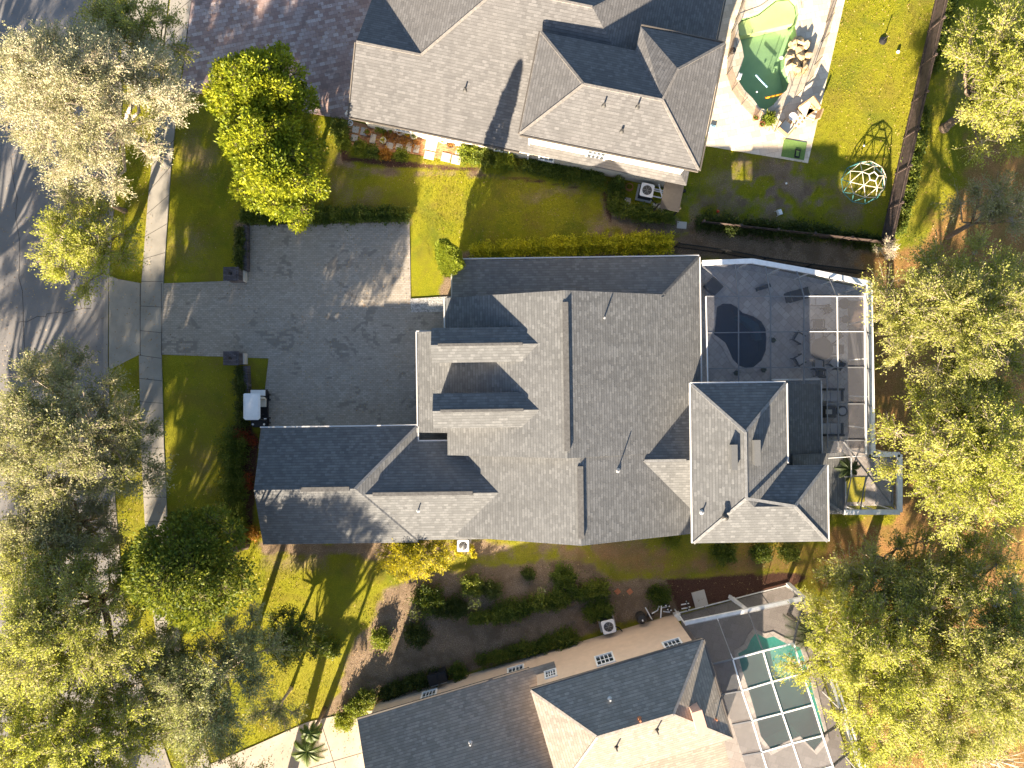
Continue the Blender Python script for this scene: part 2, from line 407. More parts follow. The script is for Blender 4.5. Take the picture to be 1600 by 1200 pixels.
nz = vnoise(GX, GY, .45, 3); nz2 = vnoise(GX, GY, .16, 5); nz3 = vnoise(GX, GY, 1.6, 8)
def soft(poly, w=10, amp=34):
    s = sdist(FX, FY, poly) + (nz-.5)*amp + (nz3-.5)*amp*.6
    return np.clip(s/w+.5, 0, 1)
dirt = np.zeros_like(GX); litter = np.zeros_like(GX); mulch = np.zeros_like(GX)
for p in [ # warm leaf litter and pine straw behind the houses
    [(1345,398),(1440,400),(1490,300),(1520,190),(1600,240),(1800,240),(1800,900),(1600,880),(1500,900),(1380,905),(1290,900),(1290,815),(1400,800),(1400,712),(1362,705),(1358,455)],
    [(1330,880),(1700,880),(1700,1300),(1380,1300)]]:
    litter = np.maximum(litter, soft(p, 22, 60)*.92)
for p in [ # grey sandy beds and bare soil
    [(600,925),(650,895),(760,885),(850,868),(930,880),(960,905),(1060,905),(1065,960),(940,985),(700,1065),(560,1110),(515,1120),(535,1060),(565,985)],
    [(400,845),(560,845),(640,842),(800,848),(800,866),(620,868),(560,872),(410,866)],
    [(1040,380),(1085,350),(1380,382),(1385,430),(1345,440),(1100,405),(1040,404)],
    [(930,290),(960,335),(1060,345),(1090,345),(1090,370),(1000,372),(950,350)],
    [(370,350),(640,346),(640,352),(390,354),(388,440),(372,440)],
    [(700,398),(1050,378),(1050,410),(712,418),(700,470),(690,460)],
    [(535,1070),(560,1060),(570,1110),(500,1125)],
    [(530,240),(560,262),(640,266),(745,262),(800,275),(800,285),(600,275),(525,255)]]:
    dirt = np.maximum(dirt, soft(p, 9, 22)*.85)
for p in [[(355,670),(390,660),(405,690),(392,850),(360,830),(350,740)],
    [(1040,905),(1230,893),(1262,900),(1240,920),(1060,955)],
    [(705,270),(950,300),(955,350),(940,300),(820,276)],
    [(528,190),(545,190),(545,245),(750,262),(745,270),(620,262),(535,250)]]:
    mulch = np.maximum(mulch, soft(p, 5, 8)*.95)
litter = np.maximum(litter, soft([(880,850),(1300,850),(1300,905),(1050,900),(930,880),(870,866)], 30, 60)*.55)
thin = [(1200,300,110,60,1.0),(1270,310,60,45,1.0),(1230,260,70,25,.9),(1110,330,60,40,.8),(430,250,70,50,.5),(300,240,60,60,.5),(900,860,260,22,.85),(880,300,60,25,.6),(1330,330,50,30,.7),(560,300,60,40,.55),(330,740,40,60,.5),(470,870,120,30,.6),(1370,870,80,40,.8),(1080,880,180,20,.8)]
bare = np.zeros_like(GX)
thin += [(1180,340,60,30,.9),(1300,340,70,25,.7),(1150,250,50,30,.7),(950,360,60,25,.9),(850,320,60,40,.6),(520,300,50,30,.6),(300,380,40,50,.5),(320,250,30,50,.6),(1500,130,30,60,.5),(240,430,20,20,.7)]
for (a, b, rx, ry, k) in thin:
    bare = np.maximum(bare, k*np.exp(-((FX-a)/rx)**2-((FY-b)/ry)**2)*np.clip((nz*.5+nz3*.5-.36)*6, 0, 1))
dry = np.clip((nz2-.38)*2.6, 0, 1)
for (a, b, rx, ry, k) in [(1390,90,110,110,.45),(690,310,70,80,.25),(1400,250,80,90,.6),(470,1080,120,90,.6),(900,880,300,40,.9),(1450,220,45,190,.6),(520,1010,110,120,.7),(330,700,60,120,.5)]:
    dry = np.clip(dry*.9 + k*np.exp(-((FX-a)/rx)**2-((FY-b)/ry)**2), 0, 1)
dirt = np.maximum(dirt, bare)
ny, nx = GX.shape
idx = np.arange(ny*nx).reshape(ny, nx)
F = np.stack([idx[:-1,:-1], idx[:-1,1:], idx[1:,1:], idx[1:,:-1]], -1).reshape(-1, 4)
cx = (FX[:-1,:-1]+FX[1:,1:]).ravel()/2; cy = (FY[:-1,:-1]+FY[1:,1:]).ravel()/2
hole = np.zeros(cx.shape, bool)
for p in (DECK_TOP, LANAI, DECK_LOW): hole |= sdist(cx, cy, p) > 5
F = F[~hole]
V = np.stack([GX.ravel(), GY.ravel(), ((nz-.5)*.05).ravel()], -1)
edge = (np.abs(GX) > 43.5) | (np.abs(GY) > 33.5); V[edge.ravel(), 2] = -.02
g = N('lawn and soil'); at = g.n("Attribute"); at.attribute_name = 'ground_mix'
sp = g.n("SeparateColor"); g.l(at.outputs['Color'], sp.inputs[0])
fine = g.noise(26, 4); mid = g.noise(3.2, 4); blade = g.noise(60, 2)
mpb = g.n("Mapping"); mpb.inputs['Scale'].default_value = (9, 9, 9); g.l(g.coord(), mpb.inputs[0])
green = g.ramp(fine, [(.30, (.085,.10,.010)), (.5, (.235,.24,.014)), (.68, (.44,.41,.03))])
green = g.mix(g.ramp(mid, [(.35, 0.0), (.7, .55)]), green, (.20,.205,.008))
green = g.mix(g.ramp(g.noise(.55, 5, dist=.5), [(.45, 0.0), (.66, .7)]), green, (.17,.135,.03))
green = g.mix(g.ramp(g.noise(.33, 4, dist=.8), [(.5, 0.0), (.7, .6)]), green, (.05,.11,.012))
dryc = g.ramp(fine, [(.3, (.19,.155,.03)), (.55, (.34,.31,.04)), (.72, (.44,.40,.07))])
c = g.mix(g.math('MULTIPLY', sp.outputs[1], .5), green, dryc)
soil = g.ramp(g.noise(17, 6), [(.32, (.13,.09,.06)), (.5, (.24,.175,.12)), (.64, (.35,.27,.195)), (.76, (.55,.46,.37))])
mul = g.ramp(g.noise(22, 4, dist=1.0), [(.3, (.035,.018,.014)), (.55, (.105,.055,.04)), (.8, (.22,.13,.09))])
lit = g.ramp(g.noise(19, 5, dist=.6), [(.3, (.13,.06,.025)), (.5, (.31,.165,.065)), (.72, (.50,.31,.13))])
lit = g.mix(g.ramp(g.noise(1.2, 4), [(.4, 0.0), (.7, .55)]), lit, (.13,.13,.02))
jag = g.math('MULTIPLY', g.math('SUBTRACT', g.noise(11, 4), .5), 1.1)
def sel(ch): return g.ramp(g.math('ADD', ch, jag), [(.22, 0.0), (.80, 1.0)])
soil = g.mix(g.ramp(g.noise(.9, 5, dist=.5), [(.42, 0.0), (.62, .6)]), soil, (.12,.085,.055))
c = g.mix(sel(sp.outputs[0]), c, soil)
at2 = g.n("Attribute"); at2.attribute_name = 'ground_mix2'; sp2 = g.n("SeparateColor"); g.l(at2.outputs['Color'], sp2.inputs[0])
c = g.mix(sel(sp.outputs[2]), c, lit); c = g.mix(sel(sp2.outputs[0]), c, mul)
h = g.math('ADD', g.math('MULTIPLY', blade, .6), fine)
g.bsdf(c, .95, 0, g.bump(h, 1.0, .05), .1)
gr = npmesh('ground', V, F, g.m)
for nm, ch in (('ground_mix', (dirt, dry, litter)), ('ground_mix2', (mulch, mulch, mulch))):
    a = gr.data.attributes.new(nm, 'FLOAT_COLOR', 'POINT')
    a.data.foreach_set('color', np.stack([ch[0].ravel(), ch[1].ravel(), ch[2].ravel(), np.ones(ny*nx)], -1).astype(np.float32).ravel())
gr["kind"] = "structure"
fg = N('far grass'); fg.bsdf(fg.ramp(fg.noise(2, 5), [(.3, (.07,.10,.012)), (.7, (.18,.18,.03))]), .95)
b = MB()
for (x0, x1, y0, y1) in ((-260,260,33.9,260),(-260,260,-260,-33.9),(-260,-43.9,-33.9,33.9),(43.9,260,-33.9,33.9)):
    b.face([(x0,y0,-.03),(x1,y0,-.03),(x1,y1,-.03),(x0,y1,-.03)])
tag(obj('far_ground', b, fg.m), kind='structure')

def sheet(name, px, z, mat, th=.12, kind='structure'):
    b = MB(); b.prism([(W(x, y).x, W(x, y).y) for x, y in px], z-th, z)
    o = obj(name, b, mat); o["kind"] = kind; return o
road_e = [(176,-300),(178,-60),(172,40),(186,150),(174,300),(164,440),(163,560),(168,700),(180,850),(190,950),(214,1060),(262,1200),(330,1400)]
sheet('road', [(-150,-300)] + road_e + [(-60,1400)], .030, M['asphalt'])
def strip(name, pts, w, z, mat, th=.12):
    "ribbon of width w to the right-hand side (photo pixels) of a polyline"
    return sheet(name, pts + [(x+w, y) for x, y in pts[::-1]], z, mat, th)
strip('gutter_pan', [(x-1, y) for x, y in road_e[:]], 7, .045, M['curb'])
sw = [(285,-300),(275,-60),(263,30),(247,180),(233,300),(222,440),(218,555),(221,700),(227,815),(240,960),(262,1090),(292,1200),(330,1330)]
swr = [(322,-300),(312,-60),(300,0),(280,140),(268,260),(256,440),(253,560),(257,700),(262,815),(276,960),(298,1090),(330,1200),(368,1330)]
sheet('sidewalk', sw + swr[::-1], .075, M['concrete'])
sheet('driveway_apron', [(171,430),(184,436),(222,443),(220,553),(171,578)], .062, M['concrete'])
sheet('driveway_apron', [(205,-40),(268,-40),(250,122),(224,126),(200,134),(186,120)], .062, M['concrete'])
sheet('brick_driveway', [(255,443),(388,438),(390,352),(640,347),(642,466),(642,486),(720,484),(720,780),(404,700),(420,560),(253,554)], .050, M['paver'])
sheet('gravel_strip', [(641,467),(720,462),(720,487),(643,488)], .061, M['gravel'])
sheet('rose_driveway', [(300,-60),(300,0),(283,141),(545,188),(600,188),(620,-60)], .055, M['paver_pink'])
sheet('entry_driveway', [(300,1206),(395,1166),(480,1128),(560,1110),(620,1110),(640,1300),(330,1300)], .050, M['concrete_warm'])
b = MB()
for k in range(len(sw)-1):     # expansion joints across the sidewalk, sawn grooves
    a0 = Vector(sw[k]); a1 = Vector(sw[k+1]); b0 = Vector(swr[k]); b1 = Vector(swr[k+1])
    m = max(1, round((a1-a0).length/37))
    for q in range(m):
        p = W(*a0.lerp(a1, q/m)); r_ = W(*b0.lerp(b1, q/m))
        b.bar((p.x, p.y, .0765), (r_.x, r_.y, .0765), .03, .006)
for p, q in (((253,443),(253,555)),((220,443),(220,555)),((262,30),(247,182)),((500,1123),(528,1210)),((420,1218),(600,1166)),((566,1108),(590,1260))):
    z = .0765 if p[0] < 300 else .0525
    p = W(*p); q = W(*q); b.bar((p.x,p.y,z), (q.x,q.y,z), .035, .007)
tag(obj('pavement_joints', b, M['joint']), kind='structure')

def deck(name, outer, pool, mat, z=.05):
    o2 = ring(outer); i2 = ring(pool); b = MB()
    pts = o2 + i2
    for t in tessellate_polygon([[Vector((x, y, 0)) for x, y in o2], [Vector((x, y, 0)) for x, y in i2]]):
        q = [pts[k] for k in t]
        a = (q[1][0]-q[0][0])*(q[2][1]-q[0][1])-(q[2][0]-q[0][0])*(q[1][1]-q[0][1])
        if a < 0: q = q[::-1]
        b.face([(x, y, z) for x, y in q])
    for k in range(len(o2)):
        (x1, y1), (x2, y2) = o2[k], o2[(k+1) % len(o2)]
        b.face([(x1,y1,z-.15),(x2,y2,z-.15),(x2,y2,z),(x1,y1,z)])
    tag(obj(name, b, mat), kind='structure')
deck('pool_deck', DECK_TOP, POOL_TOP, M['travertine'])
deck('lanai_floor', LANAI, POOL_MAIN, M['lanai'])
deck('patio_floor', DECK_LOW, POOL_LOW, M['lanai_grey'])
def pool(label, px, wmat, bmat, depth, coping, shelf=None, shmat=None, shd=.3):
    P = ring(px); cxx = sum(p[0] for p in P)/len(P); cyy = sum(p[1] for p in P)/len(P)
    t = thing('swimming_pool', label, 'swimming pool', (cxx, cyy, 0))
    b = MB(); n = len(P)
    b.face([(x, y, -depth) for x, y in P][::-1])
    for k in range(n):
        (x1,y1),(x2,y2) = P[k], P[(k+1)%n]; b.face([(x1,y1,-depth),(x2,y2,-depth),(x2,y2,.05),(x1,y1,.05)])
    obj('basin', b, bmat, t)
    if shelf:
        b = MB(); b.prism(ring(shelf), -depth+.02, -shd); obj('shallow_shelf', b, shmat, t)
    b = MB(); b.face([(x, y, -.06) for x, y in P]); obj('water_surface', b, wmat, t)
    b = MB()
    for k in range(n):
        (x1,y1),(x2,y2) = P[k], P[(k+1)%n]
        def o(x, y, d):
            dx, dy = x-cxx, y-cyy; L = math.hypot(dx, dy); return (x+dx/L*d, y+dy/L*d)
        a0, a1, c0, c1 = o(x1,y1,-.03), o(x2,y2,-.03), o(x1,y1,.30), o(x2,y2,.30)
        b.face([(*a0,.09),(*a1,.09),(*c1,.09),(*c0,.09)]); b.face([(*a0,.0),(*a1,.0),(*a1,.09),(*a0,.09)]); b.face([(*c0,.0),(*c1,.0),(*c1,.09),(*c0,.09)])
    obj('coping', b, coping, t)
    return t
pool('kidney shaped green pool with yellow shallow end in the sunny cream deck', POOL_TOP, M['water_green'], M['pool_green'], 1.0, M['travertine'],
     [(1152,40),(1160,30),(1174,25),(1188,20),(1202,9),(1216,-2),(1235,-4),(1244,6),(1246,20),(1243,32),(1160,52)], M['pool_pale'], .35)
pool('dark navy kidney pool inside the large white framed screen cage', POOL_MAIN, M['water_dark'], M['pool_dark'], 1.5, M['lanai'],
     [(1160,490),(1178,496),(1190,504),(1195,516),(1196,530),(1188,530),(1182,514),(1170,502),(1158,496)], M['pool_teal'], .7)
pool('long teal pool under the tilted white beam cage at bottom right', POOL_LOW, M['water_teal'], M['pool_teal'], 1.4, M['lanai'])

# ---------------------------------------------------------------- houses
def frame(ox, oy, deg):
    "plan frame: returns f(u, v, z) with u along, v towards the photo top, both in photo pixels; deg is counter-clockwise in the photo"
    c, s = math.cos(R(deg)), math.sin(R(deg))
    def f(u, v, z=0.0):
        X, Y = ox + u*c - v*s, oy - (u*s + v*c)
        return Vector(((X-800)/PX, (600-Y)/PX, z))
    return f
def roof_pm(f, pitch):
    def P(u, v, z): return f(u, v, z)
    return P
def window(parent, f, u0, u1, v, z0, z1, side, name='window', bars=2):
    "window on a wall line v (side -1/+1: outward direction along v); frame in front, pane and muntins inside it"
    b = MB(); d = side*1.6; w = 2.4
    def q(u, vv, z): return f(u, vv, z)
    def bx(ua, ub, va, vb, za, zb):
        P = [q(ua,va,za),q(ub,va,za),q(ub,vb,za),q(ua,vb,za),q(ua,va,zb),q(ub,va,zb),q(ub,vb,zb),q(ua,vb,zb)]
        for k in ((3,2,1,0),(4,5,6,7),(0,1,5,4),(1,2,6,5),(2,3,7,6),(3,0,4,7)): b.face([P[j] for j in k])
    t = .11; tp = w
    bx(u0-tp, u1+tp, v-d*.2, v+d*1.3, z1, z1+t); bx(u0-tp, u1+tp, v-d*.2, v+d*1.6, z0-t, z0)
    bx(u0-tp, u0, v-d*.2, v+d*1.3, z0, z1); bx(u1, u1+tp, v-d*.2, v+d*1.3, z0, z1)
    fr = obj(name, b, M['white'], parent)
    b = MB()
    P = [q(u0, v+d*.35, z0), q(u1, v+d*.35, z0), q(u1, v+d*.35, z1), q(u0, v+d*.35, z1)]; b.face(P)
    obj('pane', b, M['glass'], fr)
    b = MB()
    for k in range(1, bars+1):
        u = u0+(u1-u0)*k/(bars+1); bx(u-.6, u+.6, v+d*.4, v+d*.8, z0, z1)
    zm = (z0+z1)/2; bx(u0, u1, v+d*.4, v+d*.85, zm-.03, zm+.03)
    obj('muntin', b, M['white'], fr)
def wallbox(b, f, u0, u1, v0, v1, z1, z0=0.0):
    b.prism([tuple(f(u, v))[:2] for u, v in ((u0,v0),(u1,v0),(u1,v1),(u0,v1))], z0, z1)
def gut(b, p, q, w=.075):
    p = Vector(p); q = Vector(q); b.bar(p-Vector((0,0,.05)), q-Vector((0,0,.05)), w, .13)

# --- middle house (grey roof); plan pixels measured from (873,600), v up
t = thing('grey_roof_house', 'large house with neutral grey shingle roof, two dormers and a long left wing', 'house', (0,0,0))
F0 = frame(873, 600, .8)
def f(X, Y, z): return F0(X-873, 600-Y, z)
fw = lambda u, v, z=0.0: F0(u-873, 600-v, z)
p_ = .40/PX            # rise in metres per plan pixel
rb = MB(); S = lambda *pts: rb.slab([f(*q) for q in pts])
zr = 3+210*p_
# main gable, west plane (with set-back corner), east plane
S((663,521,3),(873,521,zr),(873,700,zr),(706,700,3+43*p_),(706,668,3+43*p_),(663,668,3))
S((706,474,3+43*p_),(873,474,zr),(873,521,zr),(706,521,3+43*p_))
S((1075,417,3),(1075,700,3),(873,700,zr),(873,474,zr),(1018,474,3+57*p_))
# north wing dark plane
S((716,417,3),(1075,417,3),(1018,474,3+57*p_),(1018,478,3+61*p_),(716,478,3+61*p_))
# south gable, ridge further right and lower
z2 = 3+(1075-891)*p_
S((891,700,z2),(1075,700,3),(1075,820,3),(891,820,z2))
S((707,690,3),(891,690,z2),(891,820,z2),(707,820,3))
# cross gable between the main slope and the two storey part
z3 = 3+92*p_
S((960,710,z3),(1100,710,z3),(1100,618,3),(960,618,3))
S((960,710,z3),(1100,710,z3),(1100,802,3),(960,802,3))
# left wing
z4 = 3+84.5*p_
S((433,659,3),(660,659,3),(576,744,z4),(433,744,z4))
S((433,828.5,3),(660,828.5,3),(576,744,z4),(433,744,z4))
S((660,659,3),(660,828.5,3),(576,744,z4))
z5 = 3+72*p_
S((560,753,z5),(800,753,z5),(800,681,3),(560,681,3))
S((560,753,z5),(800,753,z5),(800,825,3),(560,825,3))
# two storey part
z6 = 6+64*p_
S((1044,603,6),(1172,603,6),(1108,667,z6))
S((1044,603,6),(1108,667,z6),(1108,755,z6),(1044,819,6))
S((1172,603,6),(1172,819,6),(1108,755,z6),(1108,667,z6))
S((1044,819,6),(1108,755,z6),(1172,819,6))
z7 = 6+52*p_
S((1100,767,z7-.004),(1174,767,z7-.004),(1226,715,6-.004),(1100,715,6-.004))
S((1100,767,z7-.004),(1174,767,z7-.004),(1226,819,6-.004),(1100,819,6-.004))
S((1226,715,6-.004),(1226,819,6-.004),(1174,767,z7-.004))
# low roofs on the east side
S((1150,600,4.3),(1250,600,3.0),(1250,790,3.0),(1150,790,4.3))
S((1200,706,3.9),(1284,706,2.95),(1284,796,2.95),(1200,740,3.9))
S((1200,740,3.9),(1284,796,2.95),(1200,796,2.95))
roof = obj('roof', rb, M['shingle_main'], t)
# dormers: each a part with its own roof planes
for k, (yc, x0) in enumerate(((544.5, 690), (634.5, 691))):
    zt = 5.9; hw = 24; xr = 873-(zr-zt)/p_; b = MB(); ze = zt-hw*p_*1.0
    for s in (-1, 1):
        b.slab([f(x0, yc, zt), f(xr+4, yc, zt), f(xr-hw, yc+s*hw, ze), f(x0, yc+s*hw, ze)], .10)
    d = obj('dormer_roof', b, M['shingle_main'], t)
    b = MB(); wallbox(b, fw, x0+5, xr-20, yc-hw+4, yc+hw-4, ze+.02, 3.05)
    b.face([f(x0+5, yc-hw+4, ze), f(x0+5, yc+hw-4, ze), f(x0+5, yc, zt-.13)])
    obj('dormer_wall', b, M['stucco_grey'], t)
    b = MB()
    b.box(f(x0+4.2, yc, 4.5), (.07, 1.0, 1.1), R(.8)); dw = obj('dormer_window', b, M['white'], t)
    b = MB(); b.box(f(x0+3.2, yc, 4.5), (.05, .82, .9), R(.8)); obj('pane', b, M['glass'], dw)
# ridge vents and caps
def vent(u0, v0, u1, v1, z, w=.30):
    b = MB(); b.bar(f(u0, v0, z+.02), f(u1, v1, z+.02), w, .09); return b
for a in ((873,490,873,690,zr,.32),(891,712,891,810,z2,.32),(500,744,568,744,z4,.26),(600,753,742,753,z5,.22),(700,544.5,815,544.5,5.9,.16),(702,634.5,815,634.5,5.9,.16)):
    obj('ridge_vent', vent(*a), M['cap'], t)
b = MB()
CAPS = []
def cap(*pts):
    for q, r_ in zip(pts, pts[1:]): CAPS.append((f(*q), f(*r_), .16))
def put_caps(mat, t):
    for a, c, w in CAPS: bb = MB(); bb.bar(a, c, w, .05); obj('hip_cap', bb, mat, t)
    CAPS.clear()
cap((1044,603,6),(1108,667,z6),(1108,755,z6),(1044,819,6)); cap((1172,603,6),(1108,667,z6)); cap((1174,767,z7),(1226,715,6)); cap((1174,767,z7),(1226,819,6))
cap((1108,755,z6),(1174,767,z7)); cap((1075,417,3),(1018,474,3+57*p_)); cap((1075,417,3),(1018,474,3+57*p_)); cap((985,710,z3),(1044,710,z3)); cap((576,744,z4),(660,659,3)); cap((1284,796,2.95),(1200,740,3.9))
M['capl'] = simple('light ridge cap', (.18,.185,.19), .95, bump=.4)
put_caps(M['capl'], t)
b = MB()
for p, q in (((431,657,3),(660,657,3)),((662,659,3),(662,681,3)),((662,680,3),(707,680,3)),((707,666,3.2),(707,702,3.2)),((661,521,3),(661,668,3)),((661,520,3),(706,520,3.0)),((704,474,3.7),(704,521,3.7)),((714,415,3),(714,478,3.3)),((714,415,3),(1076,415,3)),((1077,417,3),(1077,610,3)),((1042,601,6),(1042,819,6)),((1042,601,6),(1172,601,6)),((1174,603,6),(1174,712,6)),((1228,715,6),(1228,819,6)),((1252,600,3),(1252,706,3)),((1286,706,2.95),(1286,796,2.95)),((1172,598,4.0),(1250,598,3.0))):
    b = MB(); gut(b, f(*p), f(*q)); obj('gutter', b, M['gutter'], t)
b = MB()
wallbox(b, fw, 445, 650, 671, 817, 2.95); wallbox(b, fw, 640, 720, 690, 815, 2.95)
wallbox(b, fw, 673, 1063, 533, 660, 2.95); wallbox(b, fw, 716, 1063, 482, 810, 2.95); wallbox(b, fw, 726, 1063, 427, 490, 2.95)
wallbox(b, fw, 1056, 1162, 615, 809, 5.95); wallbox(b, fw, 1150, 1216, 727, 809, 5.93); wallbox(b, fw, 1150, 1238, 727, 790, 2.85)
wallbox(b, fw, 1230, 1274, 745, 790, 2.8)
b.face([f(445,671,2.9), f(445,817,2.9), f(445,744,z4-.2)])
for (yy, xa, xb, xr2, zz) in ((482, 716, 1063, 873, zr), (698, 716, 1063, 873, zr), (810, 719, 1063, 891, z2)):
    b.prism([tuple(f(xa,yy,0))[:2], tuple(f(xb,yy,0))[:2], tuple(f(xb,yy-6,0))[:2], tuple(f(xa,yy-6,0))[:2]], 2.9, 3.1)
    for dy in (0, -6): b.face([f(xa,yy+dy,3.05), f(xb,yy+dy,3.05), f(xr2,yy+dy,zz-.25)])
obj('wall', b, M['stucco_grey'], t)
for u in (470, 520, 575, 625): # garage doors facing the court
    b = MB(); b.box(fw(u, 670, 1.15), (1.9, .08, 2.3), R(.8))
    gd = obj('garage_door', b, M['white'], t)
for (u0, u1, v, z0, z1, sd_) in ((760,790,427,1,2.2,1),(860,900,427,1,2.2,1),(980,1010,427,1,2.2,1),(480,505,817,1,2.2,-1),(560,590,817,1,2.2,-1),(800,830,810,1,2.2,-1),(960,990,810,1,2.2,-1),(1090,1130,809,1,2.2,-1),(1090,1130,809,3.9,5.1,-1),(1190,1205,809,3.9,5.1,-1),(1085,1125,615,3.9,5.1,1)):
    window(t, lambda u, vv, z: F0(u-873, vv, z), u0, u1, 600-v, z0, z1, sd_)
b = MB(); b.box(fw(672.5, 590, 1.1), (.08, 1.1, 2.2), R(.8)); dr = obj('front_door', b, M['bark'], t)
b = MB(); b.box(fw(671, 602, 1.0), (.08, .04, .25), R(.8)); obj('handle', b, M['grey_metal'], dr)
# roof vents, pipes and box vents
def pipe(u, v, z, hgt=.45, r=.05, mat='grey_metal'):
    hgt *= .8; r *= .8
    b = MB(); b.tube([f(u,v,z-.1), f(u,v,z+hgt)], r, 8); b.lathe(f(u,v,z-.02), [(.16,0),(.07,.1)], 10)
    obj('vent_pipe', b, M[mat], t)
zE = lambda x: 3+(1075-x)*p_
pipe(928, 510, zE(928), .5, .06); pipe(945, 721, zE(945), .75, .05); pipe(663, 778, 3+45*p_, .5, .05); pipe(1055, 776, 6.2, .35); 
for (u, v, hh) in ((1092.5, 700, .42), (1122, 694, .65)):
    b = MB(); z0 = 6.86; b.box(f(u, v, z0+.1), (.30, 1.35, hh), R(.8)); b.box(f(u, v, z0+.1+hh/2), (.34, 1.4, .04), R(.8))
    obj('box_vent', b, M['shingle_main'], t)
b = MB(); b.tube([f(1081, 780, 6.45), f(1081,780,6.95)], .09, 10); b.lathe(f(1081,780,6.9), [(.2,0),(.2,.06),(.05,.16)], 12); obj('turbine_vent', b, M['copper'], t)

# --- top house (taupe roof), plan frame at its south-west eave corner, turned 11.5 degrees
t = thing('taupe_roof_house', 'big taupe shingled house with white walls beside the sunny green pool', 'house', (0,0,0))
T0 = frame(562, 209, -11.5)
rb = MB(); S = lambda *pts: rb.slab([T0(*q) for q in pts])
p_t = .40/PX; D = 187; L = 503; zq = 3+D*p_t
S((0,0,3),(L,0,3),(L-D,D,zq),(D,D,zq)); S((0,0,3),(D,D,zq),(0,2*D,3)); S((L,0,3),(L,2*D,3),(L-D,D,zq)); S((0,2*D,3),(D,D,zq),(L-D,D,zq),(L,2*D,3))
# front cross gable
zg = 3+93*p_t
S((0,0,3.004),(95,0,3.004),(95,93,zg),(0,93,zg)); S((0,93,zg),(95,93,zg),(80,186,3),(0,186,3))
# two storey block and its cross wing
U0, U1, B = 254, 502, 142; zs = 6+71*p_t
S((U0,0,6),(U1,0,6),(U1-71,71,zs),(U0+71,71,zs)); S((U0,0,6),(U0+71,71,zs),(U0,B,6)); S((U0,B,6),(U0+71,71,zs),(U1-71,71,zs),(U1-71,B,6))
S((U1,0,6),(U1,176,6),(U1-58,118,6+58*p_t),(U1-71,71,zs))
S((U1,176,6),(U1-116,176,6),(U1-58,118,6+58*p_t)); S((U1-116,176,6),(U1-116,B-20,6),(U1-71,71,zs),(U1-58,118,6+58*p_t))
# rear single storey roof beyond the frame
S((120,2*D-60,3),(430,2*D-60,3),(370,2*D+20,3+80*p_t),(180,2*D+20,3+80*p_t)); S((180,2*D+20,3+80*p_t),(370,2*D+20,3+80*p_t),(430,2*D+100,3),(120,2*D+100,3))
S((120,2*D-60,3),(180,2*D+20,3+80*p_t),(120,2*D+100,3)); S((430,2*D-60,3),(430,2*D+100,3),(370,2*D+20,3+80*p_t))
obj('roof', rb, M['shingle_top'], t)
b = MB()
def cap2(F_, *pts):
    for q, r_ in zip(pts, pts[1:]): CAPS.append((F_(*q), F_(*r_), .14))
cap2(T0, (U0,0,6),(U0+71,71,zs),(U1-71,71,zs)); cap2(T0, (U1,0,6),(U1-71,71,zs),(U1-58,118,6+58*p_t),(U1,176,6)); cap2(T0, (0,93,zg),(93,93,zg)); cap2(T0, (93,93,zg),(D,D,zq),(L-D,D,zq)); cap2(T0,(U0,B,6),(U0+71,71,zs))
M['cap_t'] = simple('taupe ridge cap', (.18,.17,.16), .95, bump=.4)
put_caps(M['cap_t'], t)
b = MB()
for p, q in (((0,-2,3),(U0,-2,3)),((U0-2,0,6),(U0-2,B,6)),((U0,-2,6),(U1,-2,6)),((U1+2,0,6),(U1+2,176,6)),((U1,178,6),(U1-116,178,6)),((L+2,176,3),(L+2,330,3)),((-2,0,3),(-2,93,4.5))):
    b = MB(); gut(b, T0(*p), T0(*q)); obj('gutter', b, M['dark_gutter'], t)
b = MB()
b.bar(T0(U0+12, 12, 5.8), T0(U0+12, 10, .1), .09, .07)
obj('downspout', b, M['white'], t)
b = MB(); b.tube([T0(-4,4,2.9), T0(-9,6,2.6), T0(-10,14,2.2), T0(-2,18,1.9)], .05, 8); obj('downspout', b, M['white'], t)
b = MB()
wallbox(b, T0, 12, L-12, 12, 2*D-12, 2.95); wallbox(b, T0, U0+12, U1-12, 12, 130, 5.95); wallbox(b, T0, U1-104, U1-12, 100, 164, 5.95); wallbox(b, T0, 130, 420, 2*D-20, 2*D+90, 2.9)
obj('wall', b, M['stucco_white'], t)
ft = lambda u, v, z=0.0: T0(u, v, z)
window(t, ft, U0+98, U0+122, 12, 3.1, 4.3, -1, bars=3); window(t, ft, U0+30, U0+50, 12, .9, 1.9, -1); window(t, ft, 60, 82, 12, .9, 2.2, -1); window(t, ft, 130, 152, 12, .9, 2.2, -1)
window(t, ft, 215, 235, 12, .9, 2.2, -1)
def rpipe(F_, u, v, z, hgt, parent, r=.05, mat='copper'):
    b = MB(); b.tube([F_(u,v,z-.1), F_(u,v,z+hgt)], r, 8); b.lathe(F_(u,v,z-.02), [(.15,0),(.06,.09)], 10); obj('vent_pipe', b, M[mat], parent)
rpipe(T0, 162, 62, 3+62*p_t, .35, t); rpipe(T0, U0+103, 52, 6+52*p_t, .35, t); rpipe(T0, U0+147, 58, 6+58*p_t, .4, t); rpipe(T0, U0+134, 27, 6+27*p_t, .22, t, .07)
b = MB(); b.box(T0(U1-14, -14, 2.4), (1.2, 1.9, .06), R(-11.5)); b.box(T0(U1-30,-30,1.2), (.08,.08,2.4)); b.box(T0(U1+2,-30,1.2), (.08,.08,2.4)); obj('awning', b, M['dark_metal'], t)

